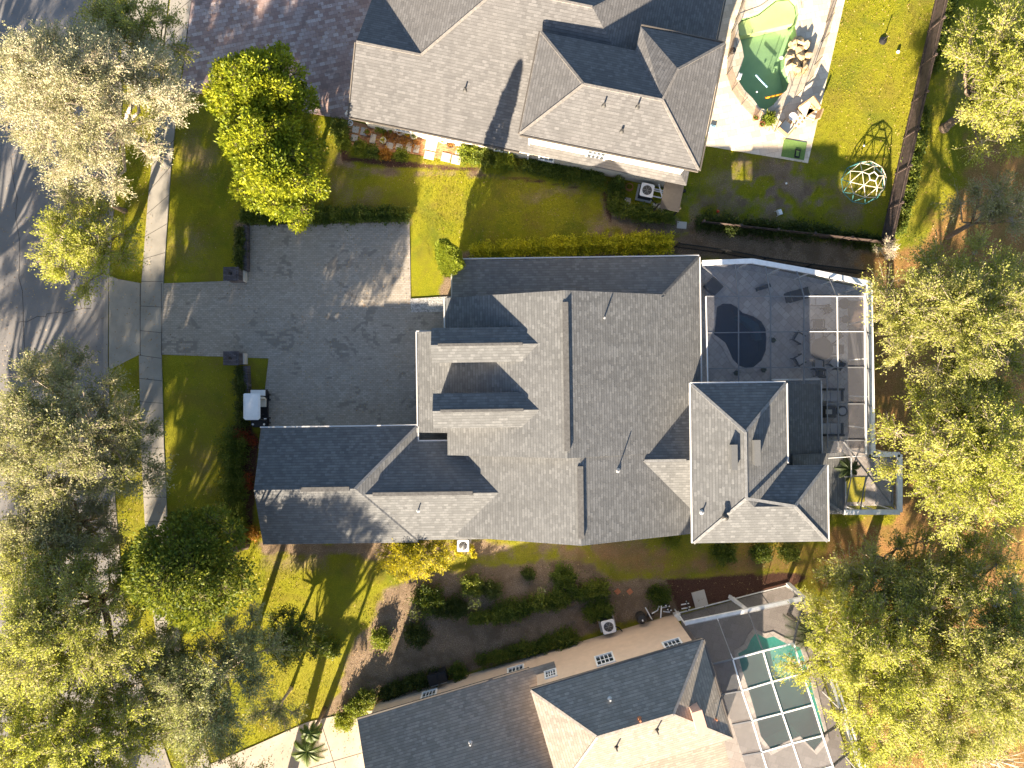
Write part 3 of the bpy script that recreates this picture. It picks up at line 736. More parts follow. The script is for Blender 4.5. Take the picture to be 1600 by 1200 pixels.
# --- bottom house (slate roof), plan frame at west eave corner of its north side, v up
t = thing('peach_wall_house', 'peach walled house with slate and sunlit tan roof at the bottom', 'house', (0,0,0))
B0 = frame(574, 1091, 16.4)
p_b = .46/PX
rb = MB(); S = lambda *pts: rb.slab([B0(*q) for q in pts])
Dw = 130; zw = 3+Dw*p_b
S((0,0,3),(300,0,3),(300,-Dw,zw),(0,-Dw,zw)); S((0,-Dw,zw),(300,-Dw,zw),(300,-2*Dw,3),(0,-2*Dw,3))
E0, E1, Db = 262, 506, 70; ze_ = 6+Db*p_b
S((E0,0,6),(E1,0,6),(E1-Db,-Db,ze_),(E0+Db,-Db,ze_)); S((E0,0,6),(E0+Db,-Db,ze_),(E0,-2*Db,6)); S((E1,0,6),(E1,-2*Db,6),(E1-Db,-Db,ze_))
S((E0,-2*Db,6),(E0+Db,-Db,ze_),(E1-Db,-Db,ze_),(E1,-2*Db,6))
S((E0+20,-2*Db+30,4.6),(E1-4,-2*Db+30,4.6),(E1-4,-2*Db-110,3),(E0+20,-2*Db-110,3))
obj('roof', rb, M['shingle_low'], t)
b = MB(); cap2(B0, (E0,0,6),(E0+Db,-Db,ze_),(E1-Db,-Db,ze_),(E1,0,6)); cap2(B0,(E1-Db,-Db,ze_),(E1,-2*Db,6)); cap2(B0,(E0+Db,-Db,ze_),(E0,-2*Db,6))
M['cap_b'] = simple('slate ridge cap', (.30,.27,.24), .95, bump=.4)
put_caps(M['cap_b'], t)
b = MB(); wallbox(b, B0, 12, E0+10, -2*Dw+12, -9, 2.95); wallbox(b, B0, E0+8, E1-10, -2*Db+12, -9, 5.95); wallbox(b, B0, E0+24, E1-14, -2*Db-100, -2*Db+10, 2.95)
b.face([B0(12,-9,2.9), B0(12,-2*Dw+12,2.9), B0(12,-Dw,zw-.2)])
obj('wall', b, M['stucco_peach'], t)
for (u0, u1, z0, z1) in ((E0+22,E0+36,3.3,4.1),(E0+98,E0+121,3.3,4.5),(E0+196,E0+218,4.1,5.2),(228,250,1.2,2.3),(92,112,1.0,2.2)):
    window(t, B0, u0, u1, -9, z0, z1, 1, bars=3)
b = MB()
for p, q in (((0,1.6,3),(E0,1.6,3)),((E0,1.6,6),(E1,1.6,6)),((E1+1.6,0,6),(E1+1.6,-2*Db,6))): b = MB(); gut(b, B0(*p), B0(*q), .09); obj('gutter', b, M['dark_gutter'], t)
b = MB(); b.box(B0(E1-40, -86, 6.9), (.50, 1.25, 1.5), R(16.4)); ch = obj('chimney', b, M['stonepink'], t)
b = MB(); b.box(B0(E1-40, -86, 7.66), (.58, 1.33, .07), R(16.4)); obj('chimney_cap', b, M['stonepink'], ch)
rpipe(B0, E0+100, -34, 6+34*p_b, .25, t, .06, 'grey_metal'); rpipe(B0, E0+130, -64, 6+64*p_b, .3, t, .06, 'terracotta'); rpipe(B0, E0+90, -95, 6+(2*Db-95)*p_b, .45, t); rpipe(B0, E0+148, -86, 6+(2*Db-86)*p_b, .5, t)
rpipe(B0, 155, -65, 3+65*p_b, .3, t, .05, 'grey_metal'); rpipe(B0, E1-14, -104, 6.15, .35, t, .05, 'terracotta')
#==SETTING-END

# ---------------------------------------------------------------- foliage
def unit(a): return a/np.maximum(np.linalg.norm(a, axis=-1, keepdims=True), 1e-9)
def leafquads(C, D, ln, wd, spread=.8, upb=.25):
    "rhombic leaves at C pointing roughly along D"
    n = len(C); a = unit(D + rng.normal(0, spread, (n, 3)) + np.array([0, 0, upb*.3]))
    nrm = unit(rng.normal(0, 1, (n, 3)) + np.array([0, 0, upb*2.2]) + D*.5); b = unit(np.cross(nrm, a))
    L = (ln*rng.uniform(.6, 1.35, n))[:, None]; w = (wd*rng.uniform(.7, 1.3, n))[:, None]
    nn = np.cross(a, b)
    V = np.stack([C, C+a*L*.5+b*w*.5+nn*L*.06, C+a*L, C+a*L*.5-b*w*.5+nn*L*.06], 1).reshape(-1, 3)
    return V, np.arange(4*n).reshape(n, 4)
def twigs(A, B_, r):
    "three sided tapered sticks from A to B"
    n = len(A); d = unit(B_-A); o = unit(np.cross(d, unit(rng.normal(0, 1, (n, 3))))); p = np.cross(d, o)
    r = (r*np.ones(n))[:, None]; V = []
    for (P, k) in ((A, 1.0), (B_, .3)):
        for t in (0, 2.094, 4.189): V.append(P+(o*math.cos(t)+p*math.sin(t))*r*k)
    V = np.stack(V, 1).reshape(-1, 3); i = (np.arange(n)*6)[:, None]
    F = np.concatenate([i+np.array([[0, 1, 4, 3]]), i+np.array([[1, 2, 5, 4]]), i+np.array([[2, 0, 3, 5]])], 0)
    return V, F
def wobble(n): return rng.normal(0, 1, (n, 3))
DENS=2.7
def tree(name, label, cpx, rpx, ztop, thick, mats, cat='tree', base=None, dens=430, leaf=(.125, .07), twig=.014, clump=1.15,
         gaps=.14, sprig=26, trunk_r=.22, group=None, twigmat='twig', bark='bark', twig_len=1.0, seed=None, bare=0.0, hard=False, lean=(0,0)):
    global rng
    if seed is not None: rng = np.random.default_rng(seed)
    zc = ztop - thick*.45; f_ = (H-zc)/H; C0 = np.array(W(cpx[0], cpx[1], zc)); rx, ry = rpx[0]/PX*f_-(0 if hard else .62*clump), rpx[1]/PX*f_-(0 if hard else .62*clump)
    bx, by = (C0[0], C0[1]) if base is None else (W(*base).x, W(*base).y)
    t = thing(name, label, cat, (bx, by, 0), group=group)
    n_c = max(6, int(math.pi*rx*ry/(clump*clump)*1.5))
    # clump centres on a domed, lumpy shell
    th = rng.uniform(0, 2*math.pi, n_c*4); rr = np.sqrt(rng.uniform(0, 1, n_c*4)); lump = .94+.10*np.sin(th*3+rng.uniform(0, 6))+.08*np.sin(th*5+rng.uniform(0, 6))+.06*np.sin(th*9+rng.uniform(0,6))
    X = C0[0]+np.cos(th)*rr*rx*lump*.97; Y = C0[1]+np.sin(th)*rr*ry*lump*.97
    Z = ztop-.3 - thick*(rr**2.2)*.82 - np.abs(rng.normal(0, .35, n_c*4))*min(1, thick/3)
    P = np.stack([X, Y, Z], -1); keep = []
    for k in range(len(P)):      # keep clumps apart so that the crown has dark gaps
        if len(keep) >= n_c: break
        if all((P[k, 0]-P[j, 0])**2+(P[k, 1]-P[j, 1])**2 > (clump*.56)**2 for j in keep): keep.append(k)
    P = P[keep]; rr = rr[keep]
    P = P[rng.uniform(0, 1, len(P)) > gaps*(.4+rr[:len(P)])] if not hard else P
    ctr = np.array([C0[0], C0[1], ztop-thick*.85]); Dn = unit(P-ctr); tone = rng.uniform(0, 1, len(P))
    # a lower, sparser layer fills the inside
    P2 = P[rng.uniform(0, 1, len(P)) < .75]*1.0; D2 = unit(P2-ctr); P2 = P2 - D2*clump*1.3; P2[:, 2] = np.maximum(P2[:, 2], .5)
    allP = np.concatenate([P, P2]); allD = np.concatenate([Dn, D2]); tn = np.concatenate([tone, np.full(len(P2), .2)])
    n = len(allP); ns = sprig; O = np.repeat(allP, ns, 0); DD = np.repeat(allD, ns, 0); tt = np.repeat(tn, ns)
    rc = clump*rng.uniform(.75, 1.15, n); RC = np.repeat(rc, ns)
    if hard:   # dense rounded leaf masses
        d = unit(rng.normal(0, 1, O.shape)+DD*.9); A = O; Bp = O+d*(RC*rng.uniform(.72, 1.0, len(O)))[:, None]
    else:
        d = unit(rng.normal(0, .75, O.shape)+DD*1.0); d[:, 2] *= .75; A = O-d*.25*RC[:, None]; Bp = O+d*(RC*rng.uniform(.55, 1.25, len(O))*twig_len)[:, None]
    lpc = max(2, int((dens if hard else dens*DENS)*math.pi*rx*ry/len(O)))
    lc = np.repeat(np.arange(len(O)), lpc); s_ = rng.uniform(.35 if not hard else .75, 1.04, len(lc))[:, None]
    C = A[lc]*(1-s_)+Bp[lc]*s_ + rng.normal(0, .05+.04*clump if not hard else .11*clump, (len(lc), 3))
    if bare > 0: kk = rng.uniform(0, 1, len(lc)) > bare; C = C[kk]; lc = lc[kk]
    LV, LF = leafquads(C, d[lc], leaf[0], leaf[1])
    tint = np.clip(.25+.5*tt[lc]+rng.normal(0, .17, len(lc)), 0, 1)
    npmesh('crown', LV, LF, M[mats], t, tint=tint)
    k = rng.uniform(0, 1, len(O)) < (.8 if not hard else .25)
    TV, TF = twigs(A[k], Bp[k]+d[k]*(.06 if not hard else -.1), twig)
    # twigs forking inside the clump
    sel_ = rng.integers(0, len(O), len(O)); m0 = A[sel_]*.45+Bp[sel_]*.55; m1 = m0+unit(d[sel_]+rng.normal(0, .6, (len(O), 3)))*(RC[sel_]*.55)[:, None]
    if not hard:
        TV2, TF2 = twigs(m0, m1, twig*.6); TF = np.concatenate([TF, TF2+len(TV)]); TV = np.concatenate([TV, TV2])
    npmesh('twigs', TV, TF, M[twigmat], t)
    # trunk and limbs
    zb = max(.8, ztop-thick*1.0)*.62; b = MB(); top = Vector((bx*.55+C0[0]*.45, by*.55+C0[1]*.45, zb))
    b.tube([(bx, by, -.1), (bx, by, .25), tuple(Vector((bx, by, 0)).lerp(top, .5)+Vector((0, 0, 0))), tuple(top)], [trunk_r*1.6, trunk_r*1.1, trunk_r, trunk_r*.8], 10)
    obj('trunk', b, M[bark], t, smooth=True)
    b = MB(); order = rng.permutation(len(P))[:min(len(P), 26)]
    for q in order:
        e = Vector(P[q]); m_ = top.lerp(e, .5)+Vector((0, 0, -.1*ztop+.3))+Vector(tuple(rng.normal(0, .25, 3))); m_.z = max(m_.z, top.z)
        b.tube([tuple(top-Vector((0,0,.1))), tuple(m_), tuple(e)], [trunk_r*.5, trunk_r*.28, .03], 6)
    obj('limbs', b, M[bark], t, smooth=True)
    return t
OAK = 'street oaks with feathery crowns'
tree('oak_tree', 'huge pale tan oak with bare twig ends over the road at top left', (112,138), (168,148), 11, 4.5, 'leaf_oak_tan', base=(238,238), dens=620, leaf=(.105,.055), seed=11, twig=.017, trunk_r=.32, bark='bark_pale', gaps=.05, group=OAK)
tree('oak_tree', 'dark twiggy oak crown spilling over the top left corner of the sidewalk', (190,40), (95,75), 8, 3, 'leaf_oak', base=(270,130), dens=420, seed=12, trunk_r=.2, group=OAK)
tree('oak_tree', 'small yellow green oak over the road below the huge pale tan oak', (116,382), (98,80), 7, 2.5, 'leaf_lime', base=(190,400), dens=430, seed=13, trunk_r=.2, group=OAK)
tree('oak_tree', 'thin grey twigged tree between the pale tan oak and the sidewalk', (128,300), (60,42), 6, 2.5, 'leaf_oak_grey', base=(195,330), dens=360, seed=14, trunk_r=.14, group=OAK)
tree('oak_tree', 'wide grey green oak over the road left of the striped front lawn', (85,690), (145,160), 10.5, 4.5, 'leaf_oak_grey', base=(195,680), dens=430, seed=15, trunk_r=.32, bark='bark_pale', group=OAK)
tree('oak_tree', 'olive oak filling the lower left corner over the road', (85,985), (160,170), 11, 4.5, 'leaf_oak', base=(205,905), dens=450, seed=16, trunk_r=.32, group=OAK)
tree('oak_tree', 'bright olive oak crown at the very bottom left corner', (85,1165), (165,120), 10, 3.5, 'leaf_lime', base=(150,1110), dens=440, seed=17, trunk_r=.28, group=OAK)
tree('sage_tree', 'sage green open crowned tree above the cream entry driveway', (300,1085), (150,135), 8.2, 3, 'leaf_gum', base=(388,1020), dens=400, seed=18, trunk_r=.2, bark='bark_pale', leaf=(.15,.06))
tree('sage_tree', 'small sage tree leaning over the yellow lawn by the striped shadows', (425,1118), (50,34), 4.5, 1.6, 'leaf_gum', base=(455,1075), dens=380, seed=19, trunk_r=.1, bark='bark_pale', leaf=(.13,.06), clump=.8)
mg = dict(hard=True, leaf=(.20,.105), sprig=150, gaps=0, twigmat='twig_green')
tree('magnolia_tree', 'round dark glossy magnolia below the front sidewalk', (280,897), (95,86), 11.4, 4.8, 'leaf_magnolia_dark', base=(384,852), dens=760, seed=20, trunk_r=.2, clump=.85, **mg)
tree('magnolia_tree', 'upper dense yellow green magnolia beside the rose brown driveway', (396,128), (80,60), 6.8, 3.4, 'leaf_magnolia', base=(450,190), dens=760, seed=21, trunk_r=.16, clump=.75, **mg)
tree('magnolia_tree', 'middle magnolia joined between the upper and lower magnolias', (400,205), (66,46), 6.6, 3.2, 'leaf_magnolia', base=(455,250), dens=760, seed=29, trunk_r=.15, clump=.75, **mg)
tree('magnolia_tree', 'lower dense yellow green magnolia above the grey paver court hedge', (430,272), (70,62), 6.4, 3.4, 'leaf_magnolia', base=(478,300), dens=760, seed=22, trunk_r=.16, clump=.75, **mg)
tree('shade_tree', 'dark green dense shrub tree with a red tinge beside the palm shadows', (452,1005), (62,50), 3.6, 1.6, 'leaf_shrub', base=(462,985), dens=520, seed=23, trunk_r=.1, clump=.7, twigmat='twig_green')
tree('golden_tree', 'feathery golden yellow tree against the south eave of the grey house', (642,868), (62,48), 3.4, 1.5, 'leaf_yellow', base=(650,850), dens=700, seed=24, trunk_r=.08, clump=.55, twigmat='twig_green', leaf=(.14,.05))
BK = 'trees behind the back yards'
tree('oak_tree', 'olive oak crown between the grey green oak and the lower left olive oak', (70,840), (125,85), 9, 3.5, 'leaf_oak_grey', base=(160,800), dens=430, seed=41, trunk_r=.25, group=OAK)
tree('oak_tree', 'low olive oak crown at the bottom edge right of the tilted cage', (1460,1165), (120,60), 7.5, 3, 'leaf_oak', base=(1360,1080), dens=430, seed=42, trunk_r=.22, group=BK)
def wide(name, label, g, r, zt, seed, base=None, **kw):
    "crown given by its place on the ground plan, outside the frame"
    f_ = (H-(zt-2))/H; tree(name, label, (800+(g[0]-800)/f_, 600+(g[1]-600)/f_), (r/f_, r/f_), zt, 4.5, 'leaf_oak', base=base or g, dens=260, seed=seed, trunk_r=.3, group=OAK, **kw)
wide('oak_tree', 'far side street oak beyond the left edge near the middle', (-95,640), 105, 11, 51)
wide('oak_tree', 'far side street oak beyond the left edge lower down', (-70,900), 115, 11.5, 52)
wide('oak_tree', 'far side street oak beyond the lower left corner', (-40,1180), 120, 12, 53)
wide('oak_tree', 'far side street oak beyond the upper left edge', (-110,360), 100, 10.5, 54)
wide('oak_tree', 'oak beyond the bottom edge whose shade dapples the left wing', (412,1188), 108, 10.8, 56, base=(450,1225))
wide('oak_tree', 'street oak standing below the bottom left edge', (180,1270), 120, 12, 55)
tree('oak_tree', 'lime green oak at the top right edge above the back lawn', (1592,105), (100,150), 9, 3.6, 'leaf_lime', base=(1475,200), dens=420, seed=31, trunk_r=.25, group=BK)
tree('oak_tree', 'thin twiggy oak between the lime oak and the big right hand oak', (1570,320), (80,60), 7, 2.5, 'leaf_oak_grey', base=(1480,370), dens=260, seed=32, trunk_r=.15, group=BK)
tree('oak_tree', 'feathery olive oak right of the white framed screen cage', (1525,505), (135,165), 10, 4, 'leaf_oak', base=(1440,520), dens=440, seed=33, trunk_r=.3, group=BK, twig_len=1.2)
tree('oak_tree', 'feathery yellow olive oak reaching left behind the small cage bump', (1545,715), (140,150), 10.5, 4, 'leaf_lime', base=(1470,700), dens=430, seed=34, trunk_r=.3, group=BK, twig_len=1.2)
tree('cedar_tree', 'dark cedar like tree behind the bottom right cage corner', (1430,915), (145,85), 7.5, 3, 'leaf_oak', base=(1350,860), dens=440, seed=35, trunk_r=.2, group=BK)
tree('oak_tree', 'broad yellow green oak hanging over the right side of the tilted cage', (1385,1050), (128,165), 9, 3.8, 'leaf_lime', base=(1330,960), dens=420, seed=36, trunk_r=.3, group=BK)
tree('oak_tree', 'olive oak in the lower right corner beside the broad yellow green oak', (1548,1030), (140,190), 10.5, 4.2, 'leaf_oak', base=(1440,960), dens=430, seed=37, trunk_r=.3, group=BK)
tree('bare_tree', 'leafless tangle of pale branches at the bottom right edge', (1540,1185), (60,35), 6, 2, 'leaf_oak_tan', base=(1450,1120), dens=90, seed=38, trunk_r=.14, group=BK, bare=.5, twig=.03, bark='bark_pale', twig_len=1.5)
tree('bare_tree', 'small leafless bush at the corner of the two dark fences', (1394,386), (20,20), 2.4, 1.2, 'leaf_oak_tan', base=(1390,392), dens=60, seed=39, trunk_r=.05, bare=.6, twig=.012, bark='bark_pale', clump=.5)

def blob_plant(name, label, cat, pts, mat, dens=900, leaf=(.11,.07), group=None, stemmat='bark', tintb=0.0):
    "shrub or clipped hedge: pts = list of (px, py, radius_m, height_m) lobes on the ground"
    L = [(W(x, y), r_, h_) for x, y, r_, h_ in pts]; c = L[len(L)//2][0]
    t = thing(name, label, cat, (c.x, c.y, 0), group=group); Cs, Ds, Ts = [], [], []
    for p, r_, h_ in L:
        n = int(dens*math.pi*r_*r_*1.6)+30; d = unit(rng.normal(0, 1, (n, 3))); d[:, 2] = np.abs(d[:, 2])
        bump_ = 1+.20*np.sin(d[:, 0]*7+p.x*3)+.20*np.sin(d[:, 1]*8+p.y*3)+.12*np.sin(d[:, 2]*9+p.x)
        k = (rng.uniform(.55, 1.10, n)*bump_)[:, None]
        Cs.append(np.array([p.x, p.y, h_*.35])+d*k*np.array([r_, r_, h_*.62])); Ds.append(d); Ts.append(np.full(n, rng.uniform(.25, .75)))
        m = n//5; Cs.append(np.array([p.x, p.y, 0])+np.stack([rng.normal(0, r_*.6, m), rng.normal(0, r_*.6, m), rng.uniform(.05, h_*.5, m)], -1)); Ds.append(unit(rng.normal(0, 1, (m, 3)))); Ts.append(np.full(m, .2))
    C = np.concatenate(Cs); D = np.concatenate(Ds); T = np.concatenate(Ts)
    V, F_ = leafquads(C, D, leaf[0], leaf[1], 1.0)
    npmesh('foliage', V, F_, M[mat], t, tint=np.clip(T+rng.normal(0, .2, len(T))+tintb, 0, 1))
    A = []; Bq = []
    for p, r_, h_ in L:
        for q in range(7):
            A.append((p.x+rng.normal(0, .04), p.y+rng.normal(0, .04), 0)); a = rng.uniform(0, 6.28); Bq.append((p.x+math.cos(a)*r_*.7, p.y+math.sin(a)*r_*.7, h_*.8))
    V, F_ = twigs(np.array(A, float), np.array(Bq, float), .02); npmesh('stems', V, F_, M[stemmat], t)
    return t
def row(x0, y0, x1, y1, step, r_, h_, j=.24):
    n = max(2, int(math.hypot(x1-x0, y1-y0)/step)+1)
    return [(x0+(x1-x0)*k/(n-1)+rng.normal(0, 1.8), y0+(y1-y0)*k/(n-1)+rng.normal(0, 1.8), r_*rng.uniform(1-j, 1+j), h_*rng.uniform(1-j, 1+j)) for k in range(n)]

# ---------------------------------------------------------------- hedges, shrubs and palms
HP = 'shrubs and hedges in the beds'
def hedge(label, x0, y0, x1, y1, r_, h_, mat='leaf_shrub', step=None, cat='hedge', name='hedge', dens=700, **kw):
    return blob_plant(name, label, cat, row(x0, y0, x1, y1, step or r_*PX*.8, r_, h_), mat, dens, group=HP, **kw)
hedge('low green hedge along the top edge of the grey paver court', 386, 340, 634, 337, .42, .6)
hedge('bright yellow green shrub row against the north eave of the grey house', 748, 395, 1036, 381, .52, 1.1, 'leaf_golden', tintb=.1)
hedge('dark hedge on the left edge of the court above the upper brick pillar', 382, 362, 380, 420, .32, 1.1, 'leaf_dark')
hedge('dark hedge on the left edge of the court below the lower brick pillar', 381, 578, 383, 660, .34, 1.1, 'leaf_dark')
hedge('long green hedge beside the left gable of the grey house', 372, 690, 368, 800, .75, 1.2, 'leaf_shrub')
blob_plant('shrub', 'yellow edged shrub at the lower end of the left gable hedge', 'shrub', [(374,815,.6,1.1),(385,828,.45,.9)], 'leaf_bright', 700, group=HP)
blob_plant('shrub', 'dark red shrub beside the golf cart and the garage corner', 'shrub', [(375,678,.3,.8),(386,681,.35,.8),(397,688,.3,.7)], 'leaf_red', 600, group=HP)
blob_plant('shrub', 'red shrub in the bed halfway along the left gable', 'shrub', [(392,745,.3,.8),(392,757,.3,.7)], 'leaf_red', 500, group=HP)
blob_plant('shrub', 'orange red shrub at the lower left corner of the grey house', 'shrub', [(397,828,.42,.9),(402,835,.3,.7)], 'leaf_orange', 700, group=HP)
blob_plant('shrub', 'bright yellow shrub left of the air conditioner by the golden tree', 'shrub', [(712,852,.3,.6),(717,862,.22,.5)], 'leaf_yellow', 700, group=HP)
blob_plant('shrub', 'bright yellow shrub right of the air conditioner by the golden tree', 'shrub', [(736,856,.25,.6),(741,866,.2,.5)], 'leaf_yellow', 700, group=HP)
for (x, y, r_, h_, mat, lab) in ((1047,842,.45,.6,'leaf_bright','flat bright shrub under the south corner of the grey house'),(1128,861,.7,.9,'leaf_shrub','left green shrub below the two storey part of the grey house'),(1185,861,.65,.9,'leaf_shrub','middle green shrub below the two storey part of the grey house'),(1228,861,.6,.9,'leaf_shrub','right green shrub below the two storey part of the grey house'),
    (596,995,.62,.8,'leaf_bright','round bright shrub at the sunlit end of the side bed'),(652,988,.72,.8,'leaf_dark','round dark shrub right of the bright shrub in the side bed'),(670,935,.9,.7,'leaf_shrub','broad low bush around the first small sapling in the side bed'),(690,950,.5,.6,'leaf_dark','small low bush right of the first sapling in the side bed'),
    (738,912,.75,.8,'leaf_shrub','left low bush above the second sapling in the side bed'),(767,918,.6,.8,'leaf_dark','right low bush above the second sapling in the side bed'),(825,895,.4,.6,'leaf_dark','small bush left of the third sapling in the side bed'),(880,900,.8,.8,'leaf_shrub','broad bush right of the third sapling in the side bed'),(712,948,.7,.5,'leaf_dark','flat brown green bush in the middle of the side bed'),
    (925,955,.6,.7,'leaf_shrub','small bush left of the peach house air conditioner'),(942,948,.6,.8,'leaf_shrub','small bush above the peach house air conditioner'),(1028,928,.7,.6,'leaf_shrub','low bush above the peach house pool pipes'),
    (716,1046,.55,.8,'leaf_shrub','round bush right of the two black bins'),(560,1100,.6,1.2,'leaf_bright','upright bright bush at the top left corner of the peach house'),(575,1085,.6,1.1,'leaf_shrub','bush between the bins and the peach house corner'),(540,1122,.6,1.0,'leaf_bright','yellow green bush at the edge of the cream entry driveway'),
    (505,1005,.65,.8,'leaf_bright','bright shrub below the shade tree with red tinge'),(520,1012,.5,.7,'leaf_shrub','small shrub right of the shade tree with red tinge'),
    (533,205,.6,1.0,'leaf_shrub','leafy bush at the lower left corner of the taupe house'),(538,225,.5,.8,'leaf_bright','bright bush left of the stepping slabs on the brick patio'),(565,233,.45,.6,'leaf_bright','low bush at the left edge of the brick patio'),(583,238,.4,.6,'leaf_shrub','low bush along the lower edge of the brick patio'),(628,244,.4,.5,'leaf_bright','small bright bush below the patio planting'),(603,243,.35,.5,'leaf_orange','orange tinted bush below the brick patio'),
    (733,242,.75,1.0,'leaf_bright','left bright bush against the taupe house wall'),(758,248,.7,1.0,'leaf_shrub','middle bush in the cypress shadow at the taupe house wall'),(788,252,.75,1.0,'leaf_bright','right bright bush against the taupe house wall')):
    blob_plant('bush', lab, 'bush', [(x, y, r_, h_), (x+r_*9, y+r_*5, r_*.7, h_*.85), (x-r_*8, y-r_*4, r_*.6, h_*.8)], mat, 620, group=HP)
hedge('low hedge under the two storey wall of the taupe house', 822, 262, 930, 280, .45, .7)
hedge('clipped hedge left of the pool equipment of the taupe house', 962, 285, 958, 325, .45, .9)
hedge('clipped hedge below the air conditioner of the taupe house', 975, 331, 1045, 341, .40, .8)
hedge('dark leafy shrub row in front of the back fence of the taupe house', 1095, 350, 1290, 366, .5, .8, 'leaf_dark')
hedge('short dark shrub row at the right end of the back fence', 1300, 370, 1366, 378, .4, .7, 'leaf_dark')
hedge('green creeper row along the outside of the right hand fence', 1436, 178, 1401, 365, .42, .8, 'leaf_shrub', tintb=.15)
hedge('upper creeper row along the outside of the right hand fence', 1478, 5, 1455, 110, .36, .7, 'leaf_shrub')
hedge('long clipped hedge through the side bed between the houses', 742, 965, 935, 918, .52, .7)
hedge('low hedge against the peach house wall left of its air conditioner', 755, 1028, 895, 992, .42, .6, 'leaf_shrub', tintb=.1)
hedge('dark low hedge left of the two black bins at the peach house', 600, 1078, 680, 1052, .42, .7, 'leaf_dark')
def sapling(x, y, lab):
    c = W(x, y); t = thing('sapling', lab, 'sapling', tuple(c), group='saplings in the side bed')
    b = MB(); b.tube([c, c+Vector((.05,.02,.7)), c+Vector((.02,.08,1.5))], [.03,.025,.012], 6); obj('stem', b, M['bark'], t)
    C = np.array(c)+np.array([0,0,1.3])+rng.normal(0,1,(150,3))*np.array([.22,.22,.25]); V_, F_ = leafquads(C, unit(rng.normal(0,1,(150,3))), .11, .05)
    npmesh('foliage', V_, F_, M['leaf_dark'], t, tint=rng.uniform(0,.7,150))
sapling(651, 950, 'thin sapling in the left soil ring of the side bed'); sapling(744, 933, 'thin sapling in the middle soil ring of the side bed'); sapling(844, 916, 'thin sapling in the right soil ring of the side bed')
# slender cypress: leaf shell on a tall cone
def cypress(lab, x, y, h_, r_):
    c = W(x, y); t = thing('cypress_tree', lab, 'tree', tuple(c)); n = 15000
    z = rng.uniform(.02, 1, n)**.8; a = rng.uniform(0, 6.283, n); prof = np.minimum(1, z*6)*(1-z**2.4)**.6*(1+.10*np.sin(a*5+z*9)+.08*np.sin(z*40))
    rr = r_*prof*rng.uniform(.72, 1.05, n)**.6; C = np.stack([c.x+np.cos(a)*rr, c.y+np.sin(a)*rr, z*h_], -1)
    D = np.stack([np.cos(a)*.5, np.sin(a)*.5, np.full(n, 1.0)], -1); V_, F_ = leafquads(C, unit(D), .15, .08, .35)
    npmesh('crown', V_, F_, M['leaf_bright'], t, tint=np.clip(.55+rng.normal(0,.2,n),0,1))
    b = MB(); b.tube([c, c+Vector((0,0,h_*.5)), c+Vector((0,0,h_*.96))], [.16,.09,.02], 8); obj('trunk', b, M['bark'], t)
cypress('tall slender yellow green cypress leaning out beside the front lawn', 712, 423, 9.2, .72)
def palm(lab, x, y, h_, n_, L_, mat='frond', lean=(0,0), seed=1, droop=.7, curve=.35, twin=False):
    r_ = np.random.default_rng(seed); c = W(x, y); t = thing('palm_tree', lab, 'palm', tuple(c))
    top = c+Vector((lean[0], lean[1], h_)); b = MB(); b.tube([c, c.lerp(top, .5)+Vector((.06,0,0)), top], [.15,.10,.085], 10); obj('trunk', b, M['bark'], t, smooth=True)
    for k in range(n_):
        a = 6.283*k/n_+r_.uniform(-.2,.2); el = r_.uniform(.1, .9); Lk = L_*r_.uniform(.8, 1.1); pts = []
        for s in np.linspace(0, 1, 9):
            pts.append(top+Vector((math.cos(a)*Lk*s*math.cos(el*.6), math.sin(a)*Lk*s*math.cos(el*.6), Lk*(s*math.sin(el)*.8-s*s*droop))))
        b = MB(); b.tube(pts, [.02]*8+[.006], 4)
        for i in range(1, 9):
            for ss in np.linspace(0, 1, 5)[:-1]:
                p = pts[i-1].lerp(pts[i], ss); d = (pts[i]-pts[i-1]).normalized(); side = d.cross(Vector((0,0,1))).normalized()
                q = (i-1+ss)/8; ln = L_*.34*math.sin(math.pi*min(1, .12+q*.85))**.7
                for sg in (-1, 1):
                    e = p+(side*sg*.85+d*.55+Vector((0,0,-.28))).normalized()*ln; w = d*.022
                    b.face([p-w, e, p+w])
        obj('frond', b, M[mat], t)
palm('small bright fan of palm fronds over the cream entry driveway', 500, 1140, 2.6, 13, 1.15, lean=(-.1,-.1), seed=2)
palm('slim palm trunk pair beside the orange soil at the driveway top', 507, 1107, 3.6, 9, .8, lean=(.1,.1), seed=5)
palm('dark palm growing up through the corner of the tilted pool cage', 1232, 960, 3.2, 13, 1.6, seed=3)
palm('drooping dusty palm between the cage bump and the low east roof', 1286, 722, 3.6, 8, .85, 'leaf_dark', seed=4)

# ---------------------------------------------------------------- fences and low walls
def board_fence(name, label, a, b_, h_, mat='wood_fence', step=2.4, gap=.0, cat='fence', group=None):
    a = W(*a); b_ = W(*b_); d = b_-a; L = d.length; n = max(1, round(L/step)); u = d/L; ang = math.atan2(u.y, u.x)
    t = thing(name, label, cat, tuple(a), group=group)
    nrm = Vector((-u.y, u.x, 0))
    for k in range(n+1):
        p = a+u*L*k/n; b = MB(); b.box(p+Vector((0,0,h_/2+.04)), (.1,.1,h_+.08), ang); b.box(p+Vector((0,0,h_+.1)), (.14,.14,.04), ang); obj('post', b, M[mat], t)
    for k in range(n):
        p = a+u*L*(k+.5)/n; b = MB(); w = L/n-.12; m = int(w/.15)
        for z in (.3, h_-.25): b.box(p+Vector((0,0,z))-nrm*.045, (w,.04,.09), ang)
        for q in range(m): b.box(p+u*(-w/2+w*(q+.5)/m)+Vector((0,0,h_/2+rng.uniform(-.01,.01)))+nrm*.0, (w/m-.008,.02,h_), ang)
        obj('panel', b, M[mat], t)
    return t
board_fence('board_fence', 'dark board fence along the right side of the sunny lawn', (1462,-6), (1374,383), 1.75)
